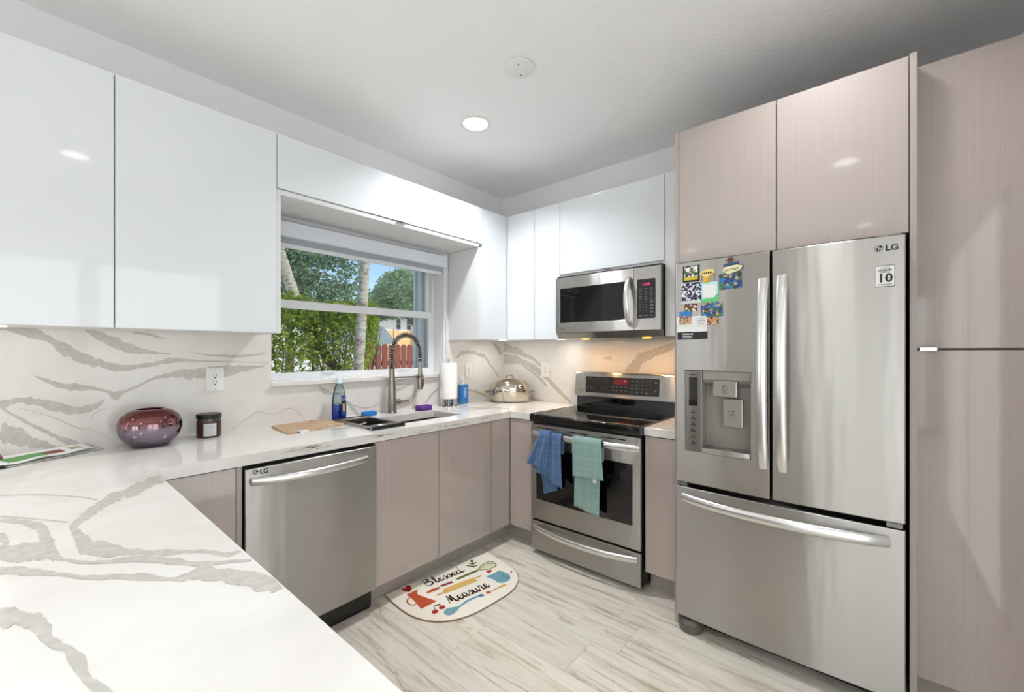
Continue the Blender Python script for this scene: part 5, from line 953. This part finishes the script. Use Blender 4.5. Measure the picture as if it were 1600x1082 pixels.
# ================================================================ things stuck on the refrigerator door
def photo(name, cols, scale=60, seed=0):
    m = mat(name, (128, 128, 128), .35); n, l, b_ = nodes(m)
    v = n.new('ShaderNodeTexVoronoi'); v.inputs['Scale'].default_value = scale; l.new(tex_coord(m, scale=(1, 1, 1)), v.inputs['Vector'])
    sp = n.new('ShaderNodeSeparateColor'); l.new(v.outputs['Color'], sp.inputs[0])
    k = len(cols); setcol(m, ramp(m, sp.outputs[0], [((i + .0) / k, c_) for i, c_ in enumerate(cols)], 'CONSTANT')); return m
def fxs(y): return FX + bow(y) - .0012
def slab(name, poly, m, p, th=.003, off=0.0):
    return MB().prism(poly, lambda a, b, c: (fxs(a) + .0006 - off - c, a, b), 0, th).build(name, m, p)
def marks(name, rects, m, p, off):
    b = MB()
    for y0, y1, z0, z1 in rects: b.prism(rect(y0, y1, z0, z1), lambda a, b_, c: (fxs(a) + .0006 - off - c, a, b_), 0, .0003)
    return b.build(name, m, p, merge=False)
def rect(y0, y1, z0, z1, tilt=0.0):
    cy, cz = (y0 + y1) / 2, (z0 + z1) / 2; c_, s_ = math.cos(tilt), math.sin(tilt)
    return [(cy + (y - cy) * c_ - (z - cz) * s_, cz + (y - cy) * s_ + (z - cz) * c_) for y, z in ((y0, z0), (y1, z0), (y1, z1), (y0, z1))]
def magnet(lb, cat, y0, y1, z0, z1): return thing('fridge_magnet' if cat == 'magnet' else 'fridge_card', lb, cat, (FX, (y0 + y1) / 2, (z0 + z1) / 2))
MK = photo('magnet_sky_city', [(36, 120, 190), (40, 90, 150), (60, 50, 60), (70, 120, 60), (190, 160, 120), (30, 60, 110)], 90)
t = magnet('top left photo magnet with yellow band and black edge', 'magnet', -1.886, -1.960, 1.66, 1.735)
slab('backing', rect(-1.886, -1.962, 1.660, 1.736), M['print_black'], t, .003); slab('picture', rect(-1.893, -1.955, 1.684, 1.733), photo('pic_green_white', [(226, 228, 222), (70, 110, 70), (30, 36, 30), (190, 150, 140), (236, 236, 234)], 95), t, .0045); slab('band', rect(-1.893, -1.955, 1.668, 1.684), mat('yellow_band', (206, 182, 48), .4), t, .0045)
t = magnet('dark blue and white crowd photo magnet under the yellow-banded one', 'magnet', -1.878, -1.970, 1.558, 1.655)
slab('picture', rect(-1.880, -1.970, 1.572, 1.656), photo('pic_crowd', [(28, 26, 48), (226, 226, 234), (60, 56, 90), (20, 20, 30), (200, 200, 210)], 120), t, .003); slab('white_border', rect(-1.880, -1.970, 1.559, 1.572), M['print_white'], t, .003)
t = magnet('small green and red photo magnet above the business card', 'magnet', -1.89, -1.95, 1.524, 1.59)
slab('picture', rect(-1.893, -1.951, 1.520, 1.558, .06), photo('pic_field', [(40, 60, 36), (150, 160, 90), (120, 50, 40), (226, 214, 200), (30, 30, 34)], 110), t, .003)
t = magnet('yellow diamond shaped souvenir magnet on posts', 'magnet', -1.965, -2.031, 1.641, 1.71)
slab('sign', [(-1.964, 1.688), (-1.998, 1.670), (-2.031, 1.692), (-2.028, 1.706), (-1.998, 1.710), (-1.968, 1.700)], mat('cream_yellow', (232, 208, 130), .4), t, .005)
marks('sign_lettering', [(-1.976 - .008 * k, -1.981 - .008 * k, 1.688, 1.697) for k in range(6)], INK['ink'], t, .005)
slab('post', [(-1.970, 1.688), (-1.973, 1.688), (-1.973, 1.656), (-1.970, 1.656)], INK['tan'], t, .003); slab('post', [(-2.026, 1.690), (-2.029, 1.690), (-2.029, 1.654), (-2.026, 1.654)], INK['tan'], t, .003)
slab('ornament', [(-1.992 + .012 * math.cos(k * .5236), 1.662 + .013 * math.sin(k * .5236)) for k in range(12)], mat('gold_yellow', (226, 172, 40), .4), t, .005)
t = magnet('white note pad magnet with green and aqua border', 'magnet', -1.974, -2.045, 1.556, 1.653)
slab('border', rect(-1.972, -2.044, 1.560, 1.650, -.02), mat('aqua_border', (176, 222, 220), .4), t, .003); slab('page', rect(-1.977, -2.036, 1.578, 1.640), M['white_plastic'], t, .0042)
slab('green_wave', [(-1.973, 1.558), (-2.044, 1.560), (-2.044, 1.592), (-2.034, 1.590), (-2.028, 1.578), (-1.973, 1.572)], mat('bright_green', (90, 190, 110), .4), t, .005)
t = magnet('blue city scene magnet with a sign on top right of the note pad', 'magnet', -2.046, -2.145, 1.607, 1.745)
slab('scene', rect(-2.048, -2.140, 1.610, 1.680, -.03), MK, t, .003)
slab('sign', [(-2.060, 1.694), (-2.085, 1.674), (-2.132, 1.688), (-2.146, 1.706), (-2.120, 1.714), (-2.070, 1.708)], mat('sign_cream', (226, 222, 180), .4), t, .006); slab('sign_edge', [(-2.058, 1.694), (-2.085, 1.671), (-2.134, 1.685), (-2.149, 1.707), (-2.120, 1.717), (-2.068, 1.711)], mat('sign_edge', (52, 58, 66), .4), t, .0052)
slab('sign_band', [(-2.068, 1.712), (-2.128, 1.719), (-2.128, 1.728), (-2.066, 1.720)], mat('sign_blue', (44, 76, 120), .4), t, .006)
text('sign_lettering', 'Las Vegas', .0155, INK['ink'], t, (fxs(-2.105) - .0072, -2.070, 1.688), (0, -1, .12), (0, 0.1, 1), .0001)
st_ = [(-2.092 + (.018 if k % 2 == 0 else .009) * math.cos(k * math.pi / 6), 1.738 + (.016 if k % 2 == 0 else .008) * math.sin(k * math.pi / 6)) for k in range(12)]
slab('star', st_, mat('star_brown', (104, 56, 50), .4), t, .006)
t = magnet('blue city scene magnet below the note pad', 'magnet', -1.968, -2.063, 1.489, 1.558)
slab('scene', rect(-1.969, -2.062, 1.491, 1.555, -.03), MK, t, .003)
t = magnet('small brown food photo tucked beside the business card', 'card', -1.996, -2.042, 1.458, 1.498)
slab('picture', rect(-1.993, -2.044, 1.455, 1.500, -.04), photo('pic_brown', [(150, 92, 56), (190, 140, 96), (96, 50, 30), (214, 176, 130)], 90), t, .0012)
t = magnet('white business card with black lower band on the refrigerator', 'card', -1.86, -1.996, 1.39, 1.494)
slab('card', rect(-1.858, -1.995, 1.424, 1.498, -.02), M['white_plastic'], t, .0022); slab('band', rect(-1.860, -1.997, 1.390, 1.426, -.02), M['print_black'], t, .0022)
slab('insert', rect(-1.950, -1.992, 1.452, 1.496, -.02), mat('pale_insert', (214, 216, 216), .5), t, .0032)
marks('card_lettering', [(-1.885 - .010 * k, -1.893 - .010 * k, 1.411, 1.418) for k in range(5)] + [(-1.885, -1.928, 1.402, 1.4055), (-1.885, -1.931, 1.396, 1.399)], M['print_white'], t, .0022)
marks('insert_lettering', [(-1.955, -1.955 - w_, z, z + .002) for z, w_ in ((1.484, .03), (1.476, .034), (1.468, .026), (1.460, .03))], M['print_grey'], t, .0032)
t = magnet('blue sky canyon photo magnet holding up the business card', 'magnet', -1.869, -1.925, 1.46, 1.524)
slab('picture', rect(-1.870, -1.925, 1.462, 1.500), photo('pic_canyon', [(176, 128, 92), (140, 96, 66), (206, 170, 130), (110, 110, 120)], 110), t, .005); slab('sky', rect(-1.870, -1.925, 1.500, 1.522), mat('sky_blue', (36, 124, 190), .4), t, .005)
# ================================================================ outside the window
GZ = -.12
m = mat('pale_pavement', (206, 204, 198), .9); setcol(m, ramp(m, noise(m, tex_coord(m), .6, 5), [(.3, (190, 188, 180)), (.7, (216, 214, 208))]))
struct(box('ground', m, None, -30, 90, .31, 110, GZ - .2, GZ), 'pale paved ground outside')
def leafmat(name, c1, c2, tr=.35):
    m = mat(name, c1, .55); n, l, b_ = nodes(m)
    co = tex_coord(m); col = ramp(m, noise(m, co, 7, 3), [(.3, c1), (.7, c2)]); l.new(col, b_.inputs['Base Color'])
    t_ = n.new('ShaderNodeBsdfTranslucent'); l.new(col, t_.inputs[0]); mx = n.new('ShaderNodeMixShader'); mx.inputs[0].default_value = tr
    l.new(b_.outputs[0], mx.inputs[1]); l.new(t_.outputs[0], mx.inputs[2]); l.new(mx.outputs[0], n['Material Output'].inputs[0]); return m
LF_Y = leafmat('hedge_leaf', (84, 112, 40), (186, 204, 84), .5); LF_D = leafmat('tree_leaf', (92, 118, 92), (140, 164, 132), .4); LF_B = leafmat('far_tree_leaf', (112, 140, 108), (166, 190, 150), .4)
BK = mat('bark', (92, 80, 68), .9)
def foliage(name, parent, sampler, count, size, m, seed, aspect=.5):
    r = random.Random(seed); b = MB(); V, F = [], []
    for i in range(count):
        p = Vector(sampler(r)); d = Vector((r.gauss(0, 1), r.gauss(0, 1), r.gauss(0, .8) - .2)).normalized(); s = d.orthogonal().normalized(); s = Matrix.Rotation(r.uniform(0, 6.28), 3, d) @ s
        L = size * r.uniform(.6, 1.3); W = L * aspect * .5; k = len(V); up_ = d.cross(s) * W * .4
        V += [p, p + d * L * .45 + s * W + up_, p + d * L, p + d * L * .45 - s * W + up_]; F += [(k, k + 1, k + 2), (k, k + 2, k + 3)]
    b.v = [tuple(v) for v in V]; b.f = [list(f) for f in F]; b.m = [0] * len(F)
    return b.build(name, m, parent, merge=False, fixn=False)
def clusters(cl, shell=.55):
    def f(r):
        c, rad = r.choices(cl, weights=[x[1][0] * x[1][2] for x in cl])[0]
        while True:
            d = Vector((r.uniform(-1, 1), r.uniform(-1, 1), r.uniform(-1, 1)))
            if shell < d.length <= 1: break
        return (c[0] + d.x * rad[0], c[1] + d.y * rad[1], c[2] + d.z * rad[2])
    return f
# hedge
t = thing('hedge', 'leafy green hedge with dark stems right outside the kitchen window', 'hedge', (-.3, 3.2, GZ))
r = random.Random(21)
tr = MB()
tr.tube(catmull([(-.02, 3.2, GZ), (.10, 3.2, .6), (.05, 3.15, 1.0), (-.16, 3.2, 1.35), (-.28, 3.2, 1.65), (-.34, 3.2, 1.95)], 4), [.10 - .0028 * i for i in range(21)], 10)
tr.build('main_stem', BK, t, smooth=True)
tr = MB()
for i in range(34):
    x = r.uniform(-1.3, .75); y = r.uniform(2.8, 3.7); q = [(x, y, GZ)]; dx = r.uniform(-.12, .12)
    for k in range(1, 6): q.append((x + dx * k + r.uniform(-.05, .05), y + r.uniform(-.05, .05), GZ + .36 * k))
    tr.tube(q, [.016, .014, .012, .010, .008, .005], 6)
tr.build('thin_stems', BK, t, merge=False, smooth=True)
def hs(r):
    while True:
        z = 2.0 - abs(r.gauss(0, 1)) * .30 if r.random() < .5 else r.uniform(.6, 2.0)
        y = r.uniform(2.75, 3.75); xm = .16 + .60 * (y - 2.5) + (.10 if z > 1.25 else 0)
        x = r.uniform(-1.7, xm)
        g = math.sin(x * 9.0 + 1.3) * math.sin(z * 8.0 + x * 3.0) + .6 * math.sin(x * 21 + z * 17) + .5 * math.sin(y * 9 + z * 5)
        if z > 1.72 or g > -.15 or r.random() < .22: return (x, y, z + .05 * math.sin(x * 7) + .02 * r.gauss(0, 1))
foliage('foliage', t, hs, 9500, .075, LF_Y, 5, .55)
# palms
def palm(lb, pts, rad):
    t = thing('palm_tree', lb, 'palm tree', (pts[0][0], pts[0][1], GZ))
    pm_ = mat('palm_bark', (168, 160, 148), .9); co = tex_coord(pm_, scale=(3, 3, 9)); setcol(pm_, ramp(pm_, noise(pm_, co, 3, 5, .7), [(.35, (112, 104, 94)), (.5, (176, 168, 156)), (.7, (200, 194, 184))])); bump(pm_, noise(pm_, co, 6, 3), .5, .01)
    q = catmull(pts, 8); rr = [rad * (1.15 - .25 * i / len(q)) * (1 + .03 * math.sin(i * 2.1)) for i in range(len(q))]
    MB().tube(q, rr, 14).build('trunk', pm_, t, smooth=True)
    top = q[-1]; fr_ = MB(); r = random.Random(3)
    for k in range(14):
        a = 2 * math.pi * k / 14 + r.uniform(-.2, .2); L = r.uniform(1.6, 2.2); el = r.uniform(.1, 1.0); sp = []
        for i in range(9):
            s_ = i / 8; sp.append(top + Vector((math.cos(a) * L * s_, math.sin(a) * L * s_, el * L * s_ - L * 1.0 * s_ * s_)))
        sd = Vector((-math.sin(a), math.cos(a), 0))
        for i in range(1, 9):
            for g in (-1, 1):
                for h in range(3):
                    p = sp[i - 1].lerp(sp[i], h / 3); d = sd * g * .5 * (1 - abs(i - 4) / 7) + (sp[i] - sp[i - 1]) * .8 + Vector((0, 0, -.15)); w_ = (sp[i] - sp[i - 1]).normalized() * .02
                    fr_.add([p - w_, p + w_, p + d], [(0, 1, 2)])
    fr_.build('fronds', LF_D, t, merge=False, fixn=False)
palm('pale palm trunk standing upright in the middle of the window view', [(-.14, 2.4, GZ), (-.09, 2.4, .9), (-.037, 2.4, 1.7), (.012, 2.4, 2.5), (.08, 2.4, 4.6)], .062)
palm('slanting pale palm trunk at the left edge of the window view', [(1.80, 7.0, GZ), (1.46, 7.0, 1.2), (1.06, 7.0, 2.4), (.70, 7.0, 3.5), (.20, 7.0, 5.4)], .11)
# trees
def tree(lb, base, trunk, cl, n, size, m, seed):
    t = thing('tree', lb, 'tree', (base[0], base[1], GZ), 'trees beyond the hedge')
    tb = MB(); tb.tube(trunk, [.16 - .02 * i for i in range(len(trunk))], 10)
    for c, rad in cl[:6]: tb.tube([trunk[-1], tuple((Vector(trunk[-1]) + Vector(c)) / 2 + Vector((0, 0, .2))), c], [.09, .06, .02], 7)
    tb.build('trunk', BK, t, smooth=True, merge=False); foliage('foliage', t, clusters(cl), n, size, m, seed, .5)
tree('big dark green tree filling the upper left of the window view', (3.0, 12.5), [(3.0, 12.5, GZ), (3.1, 12.5, 1.2), (3.0, 12.5, 2.6)],
     [((2.2, 12, 4.4), (1.7, 1.5, 1.3)), ((4.2, 12.4, 4.2), (1.3, 1.3, 1.4)), ((3.2, 13, 5.6), (1.9, 1.6, 1.3)), ((1.0, 12.6, 5.2), (1.6, 1.4, 1.6)), ((3.0, 12, 3.2), (1.9, 1.1, .8)), ((5.0, 12.8, 3.2), (.9, .9, .9)), ((4.6, 12.8, 5.4), (.9, 1.0, 1.0))], 17000, .15, LF_D, 31)
tree('rounded paler green tree right of the blue sky gap', (10.6, 15), [(10.6, 15, GZ), (10.5, 15, 1.4), (10.1, 15, 2.6)],
     [((9.0, 14.6, 4.1), (1.3, 1.2, 1.2)), ((10.0, 15, 3.85), (1.0, 1.0, .85)), ((8.4, 15, 3.75), (.9, 1.0, .75)), ((9.5, 15.3, 4.7), (1.1, 1.0, .8)), ((9.2, 14.6, 3.5), (1.2, .8, .5))], 10000, .15, LF_B, 33)
tree('low dark tree between the palm trunk and the paler tree', (10.5, 20), [(10.5, 20, GZ), (10.5, 20, 1.2), (10.7, 20, 2.6)],
     [((11.6, 20, 4.0), (1.2, 1.0, .75)), ((10.8, 19.8, 3.8), (.9, .8, .7))], 4500, .15, LF_D, 35)
# fence
fm = mat('red_brown_fence_wood', (124, 64, 56), .8); setcol(fm, ramp(fm, noise(fm, tex_coord(fm, scale=(30, 30, 2)), 2, 4), [(.3, (108, 54, 48)), (.7, (146, 82, 72))]))
t = thing('picket_fence', 'red brown wooden picket fence behind the palm trunk', 'fence', (2.1, 5.0, GZ))
for k in range(12):
    x = 1.30 + k * .152; wd = .128
    MB().prism([(x, GZ), (x + wd, GZ), (x + wd, 1.44), (x + wd * .72, 1.485), (x + wd * .28, 1.485), (x, 1.44)], lambda a, b, c: (a, c, b), 5.0, 5.02).build('picket', fm, t)
for z in (.35, 1.05): box('rail', fm, t, 1.28, 3.16, 5.022, 5.06, z, z + .09)
# neighbour house
t = thing('neighbour_house', 'two-storey white and tan house seen through the right side of the window', 'house', (29, 42, GZ))
HW, HTn, HR = mat('white_stucco', (226, 226, 222), .9), mat('tan_stucco', (214, 178, 128), .9), mat('grey_brown_roof', (140, 120, 104), .9)
box('upper_wall', HW, t, 22, 34, 40, 48, 3.80, 5.5); box('lower_wall', HTn, t, 22, 34, 39.9, 48, GZ, 3.80); box('side_wing', HTn, t, 28.25, 34, 39.2, 39.9, GZ, 5.4)
MB().prism([(39.0, 5.5), (49, 5.5), (44, 7.0)], lambda a, b, c: (c, a, b), 21.5, 34.5).build('roof', HR, t)
DKW = mat('dark_window_glass', (58, 66, 76), .1)
for x in (25.85, 27.30):
    f_ = box('window_frame', HW, t, x - .08, x + .62, 39.93, 39.999, 3.92, 5.25); box('pane', DKW, f_, x, x + .54, 39.90, 39.932, 3.98, 5.18)
    box('mullion', HW, f_, x, x + .54, 39.88, 39.899, 4.55, 4.60)
t = thing('garage', 'low outbuilding with a grey sloping roof in front of the tan house', 'outbuilding', (14, 25, GZ))
box('wall', HW, t, 12.0, 15.0, 25.0, 29, GZ, 1.9); MB().prism([(11.6, 1.9), (15.6, 1.9), (14.4, 3.15), (12.6, 3.15)], lambda a, b, c: (a, c, b), 24.6, 29.2).build('roof', mat('blue_grey_roof', (128, 140, 148), .8), t)
